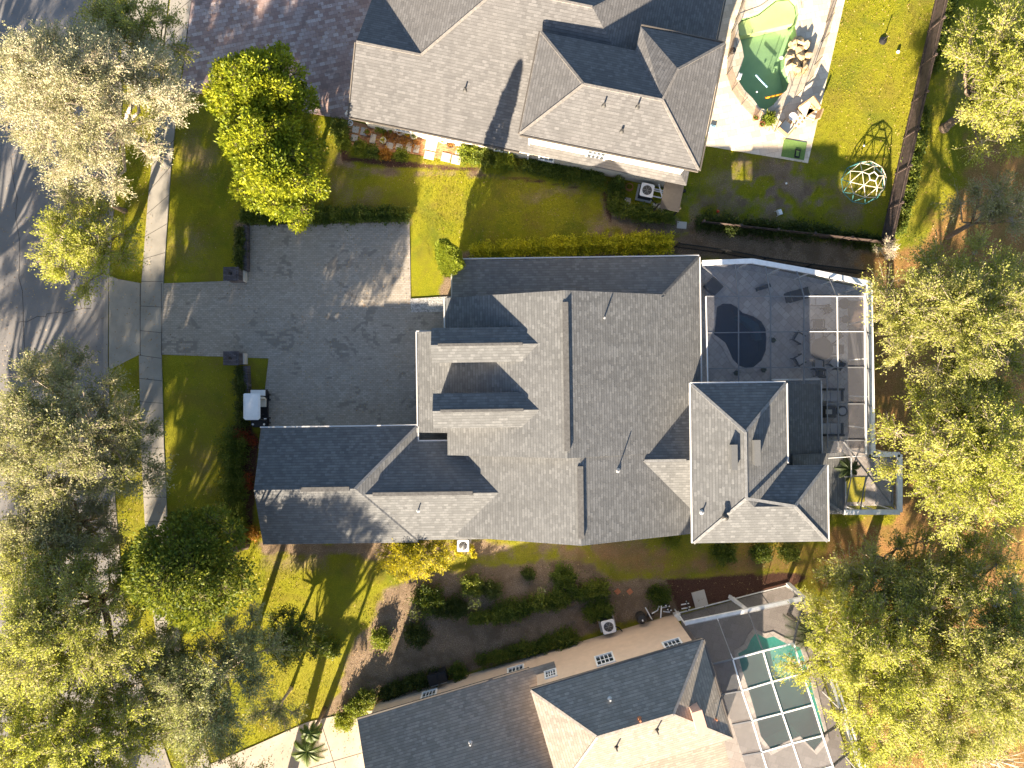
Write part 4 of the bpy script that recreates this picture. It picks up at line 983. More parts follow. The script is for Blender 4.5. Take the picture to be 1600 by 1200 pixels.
board_fence('board_fence', 'dark board fence behind the dark shrub row of the taupe house', (1374,383), (1092,352), 1.2)
def rail_fence(label, pts, h_):
    P = [W(*p) for p in pts]; t = thing('metal_fence', label, 'fence', tuple(P[0]))
    for a, c in zip(P, P[1:]):
        u = (c-a).normalized(); L = (c-a).length; ang = math.atan2(u.y, u.x)
        for z in (.12, h_-.05, h_-.2):
            b = MB(); b.bar(a+Vector((0,0,z)), c+Vector((0,0,z)), .04, .04); obj('rail', b, M['black_fence'], t)
        b = MB(); m = int(L/.10)
        for k in range(m): b.box(a+u*(L*k/m)+Vector((0,0,h_/2)), (.018,.018,h_), ang)
        b.bar(a+Vector((0,0,.1)), c+Vector((0,0,.1)), .05, .05); obj('pickets', b, M['black_fence'], t)
        b = MB(); b.box(a+Vector((0,0,h_/2+.04)), (.07,.07,h_+.1), ang); obj('post', b, M['black_fence'], t)
rail_fence('black metal picket fence running behind the grey house screen cage', [(1054,386),(1128,396),(1188,408),(1258,418),(1340,428)], 1.3)
def box_thing(name, label, cat, c, d, rz, mat, part='body', extra=None, group=None):
    c = Vector(c); t = thing(name, label, cat, (c.x, c.y, 0), group=group); b = MB(); b.box(c, d, R(rz)); obj(part, b, M[mat], t); return t
for (x, y, lab) in ((374,433,'dark brick entrance pillar on the upper side of the court entry'),(374,561,'dark brick entrance pillar on the lower side of the court entry')):
    c = W(x, y); t = thing('brick_pillar', lab, 'pillar', (c.x,c.y,0), group='brick pillars at the court entry')
    b = MB(); b.box((c.x,c.y,.65), (.85,.75,1.3)); obj('shaft', b, M['brickwall'], t)
    b = MB(); b.box((c.x,c.y,1.34), (.98,.88,.09)); b.box((c.x,c.y,1.40), (.7,.6,.06)); obj('cap', b, M['brickwall'], t)
    b = MB(); b.box((c.x+.50,c.y,.3), (.10,.7,.6)); obj('edging', b, M['slabstone'], t)
    b = MB(); b.lathe((c.x,c.y,1.43), [(.06,0),(.09,.05),(.09,.22),(.02,.3)], 10); obj('lantern', b, M['black'], t)
for (x0, y0, x1, y1, lab) in ((388,355,388,425,'low dark brick wall above the upper entrance pillar'),(388,572,390,612,'low dark brick wall below the lower entrance pillar')):
    a = W(x0,y0); c = W(x1,y1); b = MB(); b.bar(a+Vector((0,0,.3)), c+Vector((0,0,.3)), .28, .6); o = obj('low_wall', b, M['brickwall'], None, tuple(a)); tag(o, lab, 'wall', 'low walls beside the court entry')

# ---------------------------------------------------------------- screen cages
def cage(label, loc, beams, posts, screens, scr, name='pool_cage'):
    c = W(*loc); t = thing(name, label, 'pool cage', (c.x, c.y, 0))
    for (p, q, w, mat) in beams:
        b = MB(); b.bar(W(*p), W(*q), w, w*1.4 if w < .12 else w*.7); obj('beam', b, M[mat], t)
    for (p, mat) in posts:
        q = W(*p); b = MB(); b.bar((q.x,q.y,0), (q.x,q.y,q.z), .07); obj('post', b, M[mat], t)
    b = MB()
    for poly in screens: b.face([W(*p) for p in poly])
    obj('screen', b, scr, t); return t
M['beam_shaded'] = simple('shaded beam', (.16,.165,.18), .5, var=.1)  # darker copy for inner beams in shade, the shade is in the colour
M['beam_sunlit'] = simple('sunlit beam', (.62,.62,.62), .5, var=.06)  # paler copy for sunlit beam stretches, the sunlight is in the colour
z1, z2_ = 2.9, 3.7
O = [(1097,411,z1),(1175,408,z1),(1270,425,z1),(1358,443,z1),(1363,710,z1),(1405,710,z1),(1405,800,z1),(1318,800,z1)]
be = [(O[k], O[k+1], .30 if k not in (7,) else .2, 'cage_white') for k in range(7)]
I = [(1103,463,z2_),(1350,463,z2_)]
gy = 'beam_shaded'
be += [((1103,463,z2_),(1257,463,z2_),.055,gy),((1257,463,z2_),(1352,463,z2_),.045,'beam_sunlit')]
be += [((1106,520,z2_),(1265,518,z2_),.055,gy),((1265,518,z2_),(1352,518,z2_),.045,'beam_sunlit'),((1228,574,z2_),(1352,574,z2_),.06,gy),((1106,576,z2_),(1228,574,z2_),.05,gy),((1293,631,z2_),(1352,631,z2_),.06,gy),((1293,688,z2_),(1352,688,z2_),.06,gy)]
for x, yb, xo, yo in ((1154,600,1148,410),(1204,600,1195,412),(1256,600,1244,421)):
    be += [((x,463,z2_),(x,yb,z2_),.06,gy),((xo,yo,z1),(x,463,z2_),.06,gy)]
be += [((1308,463,z2_),(1309,574,z2_),.055,'beam_sunlit'),((1309,574,z2_),(1310,700,z2_),.06,gy),((1292,575,z2_),(1293,700,z2_),.05,gy),((1294,430,z1),(1308,463,z2_),.06,gy),((1353,446,z1),(1310,460,z2_),.06,gy)]
be += [((1351,458,z2_),(1353,710,z2_),.09,'beam_sunlit'),((1097,415,z1),(1153,462,z2_),.06,gy),((1103,463,z2_),(1106,600,z2_),.06,'beam_sunlit'),((1352,518,z2_),(1361,522,z1),.05,gy),((1352,574,z2_),(1361,578,z1),.05,gy),((1352,631,z2_),(1362,635,z1),.05,gy),((1352,688,z2_),(1362,692,z1),.05,gy)]
be += [((1293,716,z2_),(1353,712,z2_),.045,'beam_sunlit'),((1318,690,z2_),(1398,795,z1),.07,gy),((1330,715,z2_),(1330,745,z2_),.05,'beam_sunlit'),((1330,745,z2_),(1320,796,z1),.05,gy),((1353,745,z2_),(1344,797,z1),.05,gy),((1320,745,z2_),(1402,743,z1),.05,gy),((1318,720,z1),(1318,800,z1),.06,'beam_shaded'),((1394,716,z1),(1394,792,z1),.08,'beam_shaded')]
po = [(o, 'cage_white') for o in O] + [((1225,417,z1),'cage_white'),((1315,434,z1),'cage_white')] + [((1361,y,z1),'cage_white') for y in (500,560,620,670)] + [((1345,800,z1),'cage_white'),((1375,800,z1),'cage_white'),((1405,755,z1),'cage_white')]
def gz(p): return (800+(p[0]-800)*(H-z1)/H, 600+(p[1]-600)*(H-z1)/H, 0)
scr = [[(1103,463,z2_),(1351,463,z2_),(1353,712,z2_),(1293,716,z2_),(1292,600,z2_),(1106,600,z2_)],[O[0],O[1],(1158,463,z2_),(1103,463,z2_)],[O[1],O[2],(1262,463,z2_),(1158,463,z2_)],[O[2],O[3],(1351,463,z2_),(1262,463,z2_)],[O[3],O[4],(1353,712,z2_),(1351,463,z2_)],
       [(1318,714,z1+.1),O[5],O[6],O[7]]]
scr += [[O[k],O[k+1],gz(O[k+1]),gz(O[k])] for k in range(7)]
cage('big screen cage with white outer beams behind the grey house', (1240,560), be, po, scr, M['screen'])
# tilted cage of the peach house
zb, zr_ = 2.7, 4.6
A1_ = (1070,974,zb); A2_ = (1168,954,zb); A3_ = (1255,935,zb); A4_ = (1350,1215,zb)
g = {(0,0):(1114,1037),(1,0):(1145,1030),(2,0):(1192,1017),(3,0):(1240,1005),(0,1):(1127,1085),(1,1):(1159,1079),(2,1):(1206,1065),(3,1):(1254,1052),(0,2):(1144,1132),(1,2):(1175,1126),(2,2):(1222,1114),(3,2):(1270,1101),(0,3):(1160,1180),(1,3):(1190,1175),(2,3):(1238,1161),(3,3):(1285,1149),(0,4):(1175,1228),(1,4):(1205,1223),(2,4):(1254,1209),(3,4):(1301,1197),(3,5):(1317,1245),(2,5):(1270,1257),(1,5):(1221,1271)}
G3 = {k: (*v, zr_) for k, v in g.items()}; be = []
bw = 'cage_white'
for k in G3:
    for dk in ((1,0),(0,1)):
        n_ = (k[0]+dk[0], k[1]+dk[1])
        if n_ in G3 and not (k[0] == 0 and dk == (0,1)): be.append((G3[k], G3[n_], .075, bw if k[0] > 0 else gy))  # row next to the house gets the darker tone as painted shade
be += [(A1_,A2_,.26,bw),(A2_,A3_,.26,bw),(A3_,A4_,.16,bw),((1262,933,zb),(1357,1215,zb),.10,bw),(A2_,G3[(2,0)],.06,gy),((1120,964,zb),G3[(1,0)],.04,bw),(A3_,G3[(3,0)],.08,gy)]
be += [(G3[(3,1)],(1275,1040,zb),.09,gy),(G3[(3,3)],(1313,1130,zb),.09,gy),(G3[(3,4)],(1330,1172,zb),.09,gy),((1140,932,.15),A2_,.22,bw),((1231,912,.15),(1258,936,zb),.24,bw),((1060,958,.1),(1232,914,.1),.06,bw),((1100,947,0),(1113,965,zb),.04,gy),((1190,928,0),(1203,946,zb),.04,gy)]
po = [(A1_,bw),(A2_,bw),(A3_,bw),((1285,1022,zb),bw),((1315,1110,zb),bw),(A4_,bw)]
scr = [[G3[(0,0)],G3[(3,0)],G3[(3,5)],(1190,1276,zr_)],[A1_,A3_,G3[(3,0)],G3[(0,0)]],[A3_,A4_,G3[(3,5)],G3[(3,0)]],[A1_,A3_,(1232,914,.05),(1060,958,.05)],[A3_,A4_,(1335,1190,0),(1236,916,0)]]
cage('tilted screen cage with bright white grid beams over the teal pool', (1200,1080), be, po, scr, M['screen_top'])

# ---------------------------------------------------------------- patio furniture (local builders, +x is the front)
def armchair(label, loc, rz, fr='black', cu='cushion_grey', group=None, w=.62, name='patio_chair'):
    t = thing(name, label, 'chair', tuple(loc), rz, group, world=False)
    b = MB(); b.box((0,0,.40), (w*.95,w*.86,.10)); obj('seat', b, M[cu], t)
    b = MB(); b.box((-w*.5,0,.68), (.10,w*.95,.58), 0, 0, R(-14)); obj('backrest', b, M[fr], t)
    for s in (-1, 1):
        b = MB(); b.bar((-w*.48,s*w*.48,.60), (w*.45,s*w*.48,.60), .065,.045); b.bar((w*.42,s*w*.48,.60), (w*.45,s*w*.48,.0), .045); obj('armrest', b, M[fr], t)
        for x in (-w*.45, w*.40):
            b = MB(); b.bar((x,s*w*.42,.36), (x*1.08,s*w*.46,0), .045); obj('leg', b, M[fr], t)
    b = MB(); b.box((0,0,.33), (w,w*.95,.05)); obj('seat_frame', b, M[fr], t); return t
def rtable(label, loc, r_, h_, top='dark_metal', legs=4, name='round_table', leg='black'):
    t = thing(name, label, 'table', tuple(loc), world=False)
    b = MB(); b.lathe((0,0,h_-.04), [(r_*.97,0),(r_,.02),(r_*.97,.04)], 28); obj('table_top', b, M[top], t)
    for k in range(legs):
        a = 6.283*(k+.5)/legs; b = MB(); b.bar((math.cos(a)*r_*.55,math.sin(a)*r_*.55,h_-.04), (math.cos(a)*r_*.7,math.sin(a)*r_*.7,0), .05); obj('leg', b, M[leg], t)
    return t
lz = .055
def L(x, y, z=lz): p = W(x, y); return Vector((p.x, p.y, z))
CG = 'chairs around the round lanai table'
rtable('large dark round dining table inside the white framed cage', L(1276,546), .72, .74)
for (x, y, a, lab) in ((1243,529,-30,'upper left empty frame chair facing the lanai table'),(1244,563,30,'lower left empty frame chair facing the lanai table'),(1297,547,180,'chair with pale seat right of the lanai table'),(1272,524,-90,'pale cushioned chair above the lanai table'),(1273,570,90,'pale cushioned chair below the lanai table'),(1295,528,-140,'slanted chair at the upper right of the lanai table'),(1299,568,140,'slanted chair at the lower right of the lanai table')):
    armchair(lab, L(x, y), R(a), 'black', 'cushion_grey', CG)
def sofa(label, loc, rz, n=2, fr='black', cu='cushion_grey'):
    t = thing('patio_sofa', label, 'sofa', tuple(loc), rz, None, world=False); w = .7*n
    b = MB(); b.box((0,0,.2), (.8,w+.16,.22)); obj('base', b, M[fr], t)
    b = MB(); b.box((-.36,0,.5), (.14,w+.16,.55)); obj('backrest', b, M[fr], t)
    for s in (-1,1): b = MB(); b.box((0,s*(w/2+.04),.42), (.8,.10,.34)); obj('armrest', b, M[fr], t)
    for k in range(n): b = MB(); b.box((.05,-w/2+w*(k+.5)/n,.38), (.68,w/n-.03,.14)); obj('cushion', b, M[cu], t)
    for sx in (-.34,.34):
        for sy in (-1,1): b = MB(); b.box((sx,sy*w*.5,.05), (.06,.06,.10)); obj('leg', b, M[fr], t)
    return t
sofa('pale cushioned lanai sofa nearest the low east roof', L(1292,617), R(-90), 2)
sofa('pale cushioned lanai sofa below the square fire table', L(1292,670), R(90), 2)
t = thing('fire_table', 'square dark fire table between the two pale lanai sofas', 'table', tuple(L(1290,643)), world=False)
b = MB(); b.box((0,0,.38), (.95,.75,.06)); obj('table_top', b, M['black'], t)
b = MB(); b.box((0,0,.17), (.75,.55,.34)); obj('base', b, M['dark_metal'], t)
b = MB(); b.box((0,0,.425), (.4,.3,.03)); obj('burner', b, M['grey_metal'], t)
t = thing('round_ottoman', 'round ring shaped ottoman right of the square fire table', 'ottoman', tuple(L(1312,642)), world=False)
b = MB(); b.lathe((0,0,0), [(.30,0),(.34,.08),(.34,.36),(.27,.40),(.25,.34)], 20); obj('base', b, M['dark_metal'], t)
b = MB(); b.lathe((0,0,.34), [(.25,0),(.24,.04)], 20); obj('cushion', b, M['cushion_grey'], t)
def lounger(label, loc, rz, fr='dark_metal', cu='cushion_grey', name='sun_lounger', cat='lounger', group=None, length=1.8):
    t = thing(name, label, cat, tuple(loc), rz, group, world=False)
    b = MB(); b.box((.3,0,.30), (length*.65,.62,.05)); obj('seat', b, M[cu], t)
    b = MB(); b.box((-length*.33,0,.48), (length*.36,.62,.05), 0, 0, R(38)); obj('backrest', b, M[cu], t)
    for s in (-1,1): b = MB(); b.bar((-length*.28,s*.33,.27), (length*.52,s*.33,.27), .05); obj('side_rail', b, M[fr], t)
    for x in (-.4, .75):
        for s in (-1,1): b = MB(); b.bar((x,s*.3,.27), (x,s*.3,0), .045); obj('leg', b, M[fr], t)
    return t
lounger('dark reclined lounger by the upper wall of the white framed cage', L(1240,463), R(15), 'black', 'black')
lounger('pale lounger near the inner corner of the white framed cage', L(1276,470), R(0), 'black', 'cushion_grey', length=1.5)
armchair('dark lanai armchair below the inner corner loungers', L(1274,507), R(90), 'black', 'black')
armchair('dark lanai stool like chair turned towards the cage corner', L(1288,484), R(35), 'black', 'dark_metal', w=.45)
rtable('small dark round side table by the cage planting strip', L(1315,500), .26, .5)
rtable('small dark round table in the upper right corner of the lanai', L(1312,476), .36, .6)
armchair('overturned looking dark chair below the lanai dining set', L(1276,582), R(90), 'black', 'black', w=.5)
box_thing('storage_bench', 'long dark bench against the lanai upper cage wall', 'bench', L(1190,450,.28), (.85,.24,.45), 18, 'black')
box_thing('deck_box', 'brown deck box in the upper left corner of the lanai', 'box', L(1112,449,.32), (.9,.8,.6), -45, 'dark_metal', 'body')
for (x, y, lab) in ((1205,532,'dark round planter between the navy pool and the lanai table'),(1148,583,'dark round planter below the navy pool near the house'),(1190,578,'dark round planter at the lower right of the navy pool')):
    p = L(x, y); t = thing('planter', lab, 'planter', tuple(p), world=False); b = MB(); b.lathe((0,0,0), [(.10,0),(.15,.25),(.17,.3),(.13,.3)], 14); obj('pot', b, M['black'], t)
    C = rng.normal(0,1,(70,3))*np.array([.07,.07,.08])+np.array([0,0,.36]); V_, F_ = leafquads(C, unit(rng.normal(0,1,(70,3))), .1,.04); npmesh('leaves', V_, F_, M['leaf_dark'], t, tint=rng.uniform(0,1,70))
# planting strip inside the cage
sheet('planting_strip', [(1325,470),(1348,470),(1350,700),(1325,700)], .085, M['mulch'], .05)
sheet('turf_patch', [(1318,745),(1352,745),(1350,784),(1316,784)], .085, simple('bright turf patch', (.42,.38,.04), .95, var=.2, sc=20, bump=.6), .05)

# ---------------------------------------------------------------- yard equipment
def ac_unit(label, x, y, rz, s=.85, body='grey_metal', h_=.8):
    p = W(x, y); t = thing('air_conditioner', label, 'air conditioner', (p.x, p.y, 0), R(rz), None, world=False)
    b = MB(); b.box((0,0,.05), (s*1.25,s*1.25,.10)); obj('pad', b, M['slabstone'], t)
    b = MB(); b.box((0,0,.10+h_/2), (s*.94,s*.94,h_)); 
    for k in range(9): b.box((0,0,.18+k*h_/9.5), (s*.97,s*.97,.02))
    obj('body', b, M['dark_metal'], t)
    b = MB(); n = 28; o = [(s/2*max(-1,min(1,1.35*math.cos(6.283*k/n))), s/2*max(-1,min(1,1.35*math.sin(6.283*k/n)))) for k in range(n)]
    i = [(s*.37*math.cos(6.283*k/n), s*.37*math.sin(6.283*k/n)) for k in range(n)]; zt = .12+h_
    for k in range(n):
        l = (k+1)%n; b.face([(*o[k],zt),(*o[l],zt),(*i[l],zt),(*i[k],zt)]); b.face([(*o[k],zt-.07),(*o[l],zt-.07),(*o[l],zt),(*o[k],zt)]); b.face([(*i[k],zt),(*i[l],zt),(*i[l],zt-.09),(*i[k],zt-.09)])
    obj('top_panel', b, M['white'], t)
    b = MB(); b.lathe((0,0,zt-.1), [(.09,0),(.09,.04)], 12)
    for k in range(4):
        a = 6.283*k/4; b.box((math.cos(a)*s*.2,math.sin(a)*s*.2,zt-.09), (s*.34,.13,.015), a, R(20))
    obj('fan', b, M['grey_metal'], t)
    b = MB()
    for r_ in (.12,.2,.28,.35):
        pts = [(s*r_*math.cos(6.283*k/20), s*r_*math.sin(6.283*k/20), zt+.01) for k in range(21)]; b.tube(pts, .006, 3)
    for k in range(6): a = 6.283*k/6; b.bar((0,0,zt+.012), (s*.37*math.cos(a),s*.37*math.sin(a),zt+.012), .012)
    obj('fan_guard', b, M['grey_metal'], t)
    b = MB(); b.tube([(s*.45,-s*.3,.3),(s*.75,-s*.5,.25),(s*.95,-s*.75,.5)], .035, 6); obj('hose', b, M['black'], t)
ac_unit('square air conditioner with round fan beside the taupe house pool pipes', 1007, 303, -12)
ac_unit('square air conditioner with round fan against the peach house wall', 948, 972, 14)
ac_unit('pale air conditioner half under the south eave of the grey house', 725, 848, 0, .75)
def pipes(label, x, y, rz, runs, valves, name='pool_plumbing'):
    p = W(x, y); t = thing(name, label, 'pool plumbing', (p.x, p.y, 0), R(rz), None, world=False)
    for r_ in runs:
        b = MB(); b.tube(r_, .04, 8); obj('pipe', b, M['white'], t)
    for v in valves:
        b = MB(); b.box(v, (.14,.12,.14)); b.bar(v, (v[0],v[1]+.12,v[2]+.1), .05); obj('valve', b, M['black'], t)
        b = MB(); b.box((v[0]+.04,v[1],v[2]+.10), (.10,.06,.04)); obj('valve_handle', b, M['white'], t)
    return t
def filt(label, x, y, r_, h_, mat='black', name='pool_filter', pump=True):
    p = W(x, y); t = thing(name, label, 'pool filter', (p.x, p.y, 0), R(12), None, world=False)
    b = MB(); b.lathe((0,0,0), [(r_*.8,0),(r_,.1),(r_,h_*.7),(r_*.75,h_*.9),(r_*.2,h_)], 20); obj('tank', b, M[mat], t)
    b = MB(); b.lathe((0,0,h_-.02), [(.05,0),(.05,.12)], 10); obj('gauge', b, M['white'], t)
    if pump:
        b = MB(); b.tube([(r_+.1,0,.18),(r_+.55,0,.18)], .11, 12); obj('pump_motor', b, M[mat], t)
pipes('white pool pipes in a rectangle right of the taupe house air conditioner', 1030, 303, -12, [[(-.55,.15,.35),(.45,.15,.35),(.45,.15,.05)],[(-.7,-.15,.3),(-.7,.05,.3),(.4,.05,.3)],[(-.75,-.3,.25),(.1,-.3,.25),(.3,-.2,.25)],[(-.25,.42,.62),(.15,-.35,.62)]], [(.5,.15,.4),(.55,-.05,.4),(.45,-.25,.35)])
filt('black pool filter under the awning corner of the taupe house', 1052, 303, .22, .8)
filt('black pool filter with a square lid at the peach house wall', 1000, 962, .34, .9, 'dark_metal')
pipes('white zigzag pool pipes against the peach house wall', 1026, 953, 15, [[(-.7,.45,.3),(-.5,-.35,.3),(-.45,-.5,.05)],[(-.4,0,.4),(0,.1,.4),(.2,.35,.4)],[(.3,.4,.6),(.05,-.35,.6)],[(.35,-.1,.3),(.75,-.25,.3),(.75,-.25,.05)],[(.3,.15,.25),(.8,.1,.25)]], [(.55,.3,.4),(.75,.2,.4),(.6,0,.35),(.8,-.1,.35)])
pipes('cluster of black valves and pipes right of the peach house corner', 1067, 945, 10, [[(-.2,.2,.5),(.25,.2,.5),(.25,.2,.05)],[(-.2,-.1,.4),(.3,-.1,.4)]], [(.2,.25,.55),(.25,0,.5),(.2,-.2,.45)])
t = thing('wheeled_bin', 'left black wheeled bin against the peach house wall', 'bin', tuple(W(679,1052)), R(16), 'black bins at the peach house wall', world=False)
b = MB(); i0 = [(-.27,-.33),(.27,-.33),(.27,.33),(-.27,.33)]
for k in range(4):
    (x1,y1),(x2,y2) = i0[k], i0[(k+1)%4]; b.face([(x1*.82,y1*.82,.08),(x2*.82,y2*.82,.08),(x2,y2,1.0),(x1,y1,1.0)])
b.face([(x*.82,y*.82,.08) for x,y in i0][::-1]); obj('body', b, M['black'], t)
b = MB(); b.box((0,0,1.03), (.60,.72,.07)); b.box((0,.02,1.08), (.46,.5,.04)); obj('lid', b, M['black'], t)
b = MB(); b.bar((-.24,-.42,.96), (.24,-.42,.96), .04); obj('handle', b, M['grey_metal'], t)
for s in (-1,1): b = MB(); b.tube([(s*.24,-.3,.12),(s*.30,-.3,.12)], .12, 14); obj('wheel', b, M['black'], t)
dup(t, W(693,1048), R(16), 'right black wheeled bin against the peach house wall')
# small flat slabs and stones on the ground
def slab_thing(name, label, cat, x, y, w, d, h_, rz, mat, group=None):
    p = W(x, y); b = MB(); b.box((p.x,p.y,h_/2+.004), (w,d,h_), R(rz)); b.box((p.x,p.y,h_+.006), (w*.94,d*.94,.008), R(rz))
    return tag(obj(name, b, M[mat], None, (p.x,p.y,0)), label, cat, group)
slab_thing('equipment_pad', 'pinkish concrete pad below the taupe house pool pipes', 'slab', 1029, 326, .95, .55, .10, -10, 'slabstone')
slab_thing('stone_slab', 'white square slab on the path below the taupe house equipment', 'slab', 1065, 352, .62, .45, .06, -5, 'slabstone')
slab_thing('concrete_pad', 'beige rectangular pad outside the tilted cage', 'slab', 1093, 935, .85, 1.0, .10, 15, 'slabstone')
slab_thing('utility_box', 'small white box at the upper right wall corner of the peach house', 'utility box', 1057, 961, .4, .45, .5, 16, 'white')
for x, lab in ((965,'left reddish brown stepping stone in the side yard'),(984,'right reddish brown stepping stone in the side yard')):
    slab_thing('stepping_stone', lab, 'stepping stone', x, 924, .32, .32, .05, 40, 'terracotta', 'reddish stepping stones')
t = thing('planter_box', 'narrow wooden planter frame left of the taupe house air conditioner', 'planter', tuple(W(979,320)), R(-8), None, world=False)
b = MB()
for (x, y, w, d) in ((-.17,0,.05,.75),(.17,0,.05,.75),(0,.36,.38,.05),(0,-.36,.38,.05)): b.box((x,y,.15), (w,d,.3))
b.box((0,0,.1), (.3,.7,.2)); obj('frame', b, M['slabstone'], t)
t = thing('coiled_hose', 'dark brown coiled hose left of the taupe house air conditioner', 'hose', tuple(W(983,293)), 0, None, world=False)
b = MB(); b.tube([(.26*math.cos(k*.5)*(1-k*.004), .26*math.sin(k*.5)*(1-k*.004), .04+.004*k) for k in range(50)], .025, 5); obj('coil', b, M['terracotta'], t)

# ---------------------------------------------------------------- golf cart
t = thing('golf_cart', 'white roofed golf cart parked in the shade at the lower left of the court', 'golf cart', tuple(W(410,638)), R(-90), None, world=False)
b = MB(); b.box((0,0,.36), (2.25,1.02,.16)); b.box((.85,0,.55), (.55,.96,.34)); b.box((1.1,0,.48), (.2,.8,.24)); b.box((-.45,0,.52), (.62,1.0,.34)); b.box((-1.02,0,.58), (.42,1.0,.3)); obj('body', b, M['black'], t)
b = MB(); b.box((-.38,0,.74), (.52,1.0,.12)); b.box((-.68,0,.98), (.12,1.0,.42), 0,0,R(-10)); obj('seat', b, M['cushion'], t)
b = MB(); b.box((-1.0,0,.80), (.40,.92,.10)); obj('rear_seat', b, M['white'], t)
b = MB()
o = [(-.95,-.52),(-1.0,-.44),(-1.0,.44),(-.95,.52),(.55,.52),(.66,.40),(.66,-.40),(.55,-.52)]
b.prism(o, 1.84, 1.90); b.prism([(x*.86-.02, y*.80) for x, y in o], 1.90, 1.93)
for s in (-1,1): b.bar((-.85,s*.46,1.925), (.5,s*.46,1.925), .04,.03)
obj('roof', b, M['white'], t)
for x0, x1 in ((-.80,-.85),(.78,.58)):
    for s in (-1,1): b = MB(); b.bar((x0,s*.46,.55), (x1,s*.47,1.86), .035); obj('roof_post', b, M['black'], t)
for x in (-.72,.78):
    for s in (-1,1):
        b = MB(); b.tube([(x,s*.42,.22),(x,s*.58,.22)], .22, 16); w_ = obj('wheel', b, M['black'], t)
        b = MB(); b.tube([(x,s*.575,.22),(x,s*.59,.22)], .11, 12); obj('rim', b, M['grey_metal'], w_)
b = MB(); b.face([(.74,-.42,.75),(.74,.42,.75),(.60,.42,1.7),(.60,-.42,1.7)]); obj('windshield', b, M['glass'], t)
b = MB(); b.tube([(.35+.0*k,.25+.17*math.cos(k*.449),.98+.17*math.sin(k*.449)) for k in range(15)], .018, 5); b.bar((.35,.25,.98),(.65,.25,.8),.03); obj('steering_wheel', b, M['black'], t)
for s in (-1,1): b = MB(); b.lathe((1.0,s*.36,.68), [(.09,0),(.07,.05)], 10); obj('headlight', b, M['white'], t)
for s in (-1,1): b = MB(); b.box((.62,s*.62,1.25), (.05,.14,.10)); obj('mirror', b, M['white'], t)

# ---------------------------------------------------------------- the sunny lawn: climbing dome, pole, litter
c = W(1347,286); t = thing('climbing_dome', 'geodesic climbing dome of teal and cream pipes on the shaded lawn corner', 'climbing frame', (c.x,c.y,0), R(8), None, world=False)
import bmesh
bm = bmesh.new(); bmesh.ops.create_icosphere(bm, subdivisions=2, radius=1.0); dv = {v.index: v.co.copy() for v in bm.verts}
top_i = max(dv, key=lambda i: dv[i].z)
for e in bm.edges:
    a, q = (dv[v.index] for v in e.verts); ids = [v.index for v in e.verts]
    if min(a.z, q.z) < -.08: continue
    f_ = lambda p: Vector((p.x*1.38, p.y*1.38, max(.0, p.z)*1.55))
    a2, q2 = f_(a), f_(q)
    if top_i in ids: # replace the apex by a small pentagon
        tp = f_(dv[top_i]); lo = q2 if ids[0] == top_i else a2; 
        a2, q2 = lo, tp.lerp(lo, .42)
    col = 'cream_pipe' if min(a2.z, q2.z) > .35 or (a2.z+q2.z)/2 > .75 else 'teal_pipe'
    b = MB(); b.tube([a2, q2], .022, 6); obj('pole', b, M[col], t)
nb = [f_(dv[(set(v.index for v in e.verts)-{top_i}).pop()]) for e in bm.edges if top_i in [v.index for v in e.verts]]
bm.free(); tp = Vector((0,0,1.55)); nb = sorted([tp.lerp(n_, .42) for n_ in nb], key=lambda p: math.atan2(p.y, p.x))
for k in range(len(nb)): b = MB(); b.tube([nb[k], nb[(k+1)%len(nb)]], .028, 6); obj('handle_bar', b, M['white'], t)
c = W(1379,64); t = thing('tether_pole', 'thin pole on a small round base in the sunny lawn', 'pole', (c.x,c.y,0), 0, None, world=False)
b = MB(); b.lathe((0,0,0), [(.26,0),(.24,.1),(.10,.18),(.05,.2)], 14); obj('base', b, M['black'], t)
b = MB(); b.tube([(0,0,.1),(0,0,.62)], .03, 8); b.tube([(0,0,.62),(0,0,.66)], .05, 8); obj('pole', b, M['dark_metal'], t)
def small_ball(lab, x, y, r_, mat, z=0.0, name='toy_ball', cat='ball'):
    p = W(x, y); b = MB(); b.lathe((p.x,p.y,z), [(r_*math.sin(a), r_-r_*math.cos(a)) for a in np.linspace(.12, 3.02, 10)], 14)
    return tag(obj(name, b, M[mat], None, (p.x,p.y,z), smooth=True), lab, cat)
small_ball('white ball on the sunny lawn right of the tether pole', 1402, 82, .11, 'white')
small_ball('tiny white ball at the shadow edge above the climbing dome', 1349, 228, .07, 'white')
small_ball('small white ball on the shaded lawn left of the climbing dome', 1228, 287, .07, 'white')
small_ball('small red ball on the shaded lawn near the shrub row', 1121, 331, .10, 'red')
p = W(1216,333); t = thing('plastic_chair', 'small white plastic chair lying on the shaded lawn', 'chair', (p.x,p.y,0), R(20), None, world=False)
b = MB(); b.box((0,0,.22), (.34,.34,.03)); obj('seat', b, M['white'], t)
b = MB(); b.box((-.17,0,.38), (.03,.34,.34)); obj('backrest', b, M['white'], t)
for x in (-.15,.15):
    for y in (-.15,.15): b = MB(); b.bar((x,y,.22),(x*1.2,y*1.2,0),.03); obj('leg', b, M['white'], t)

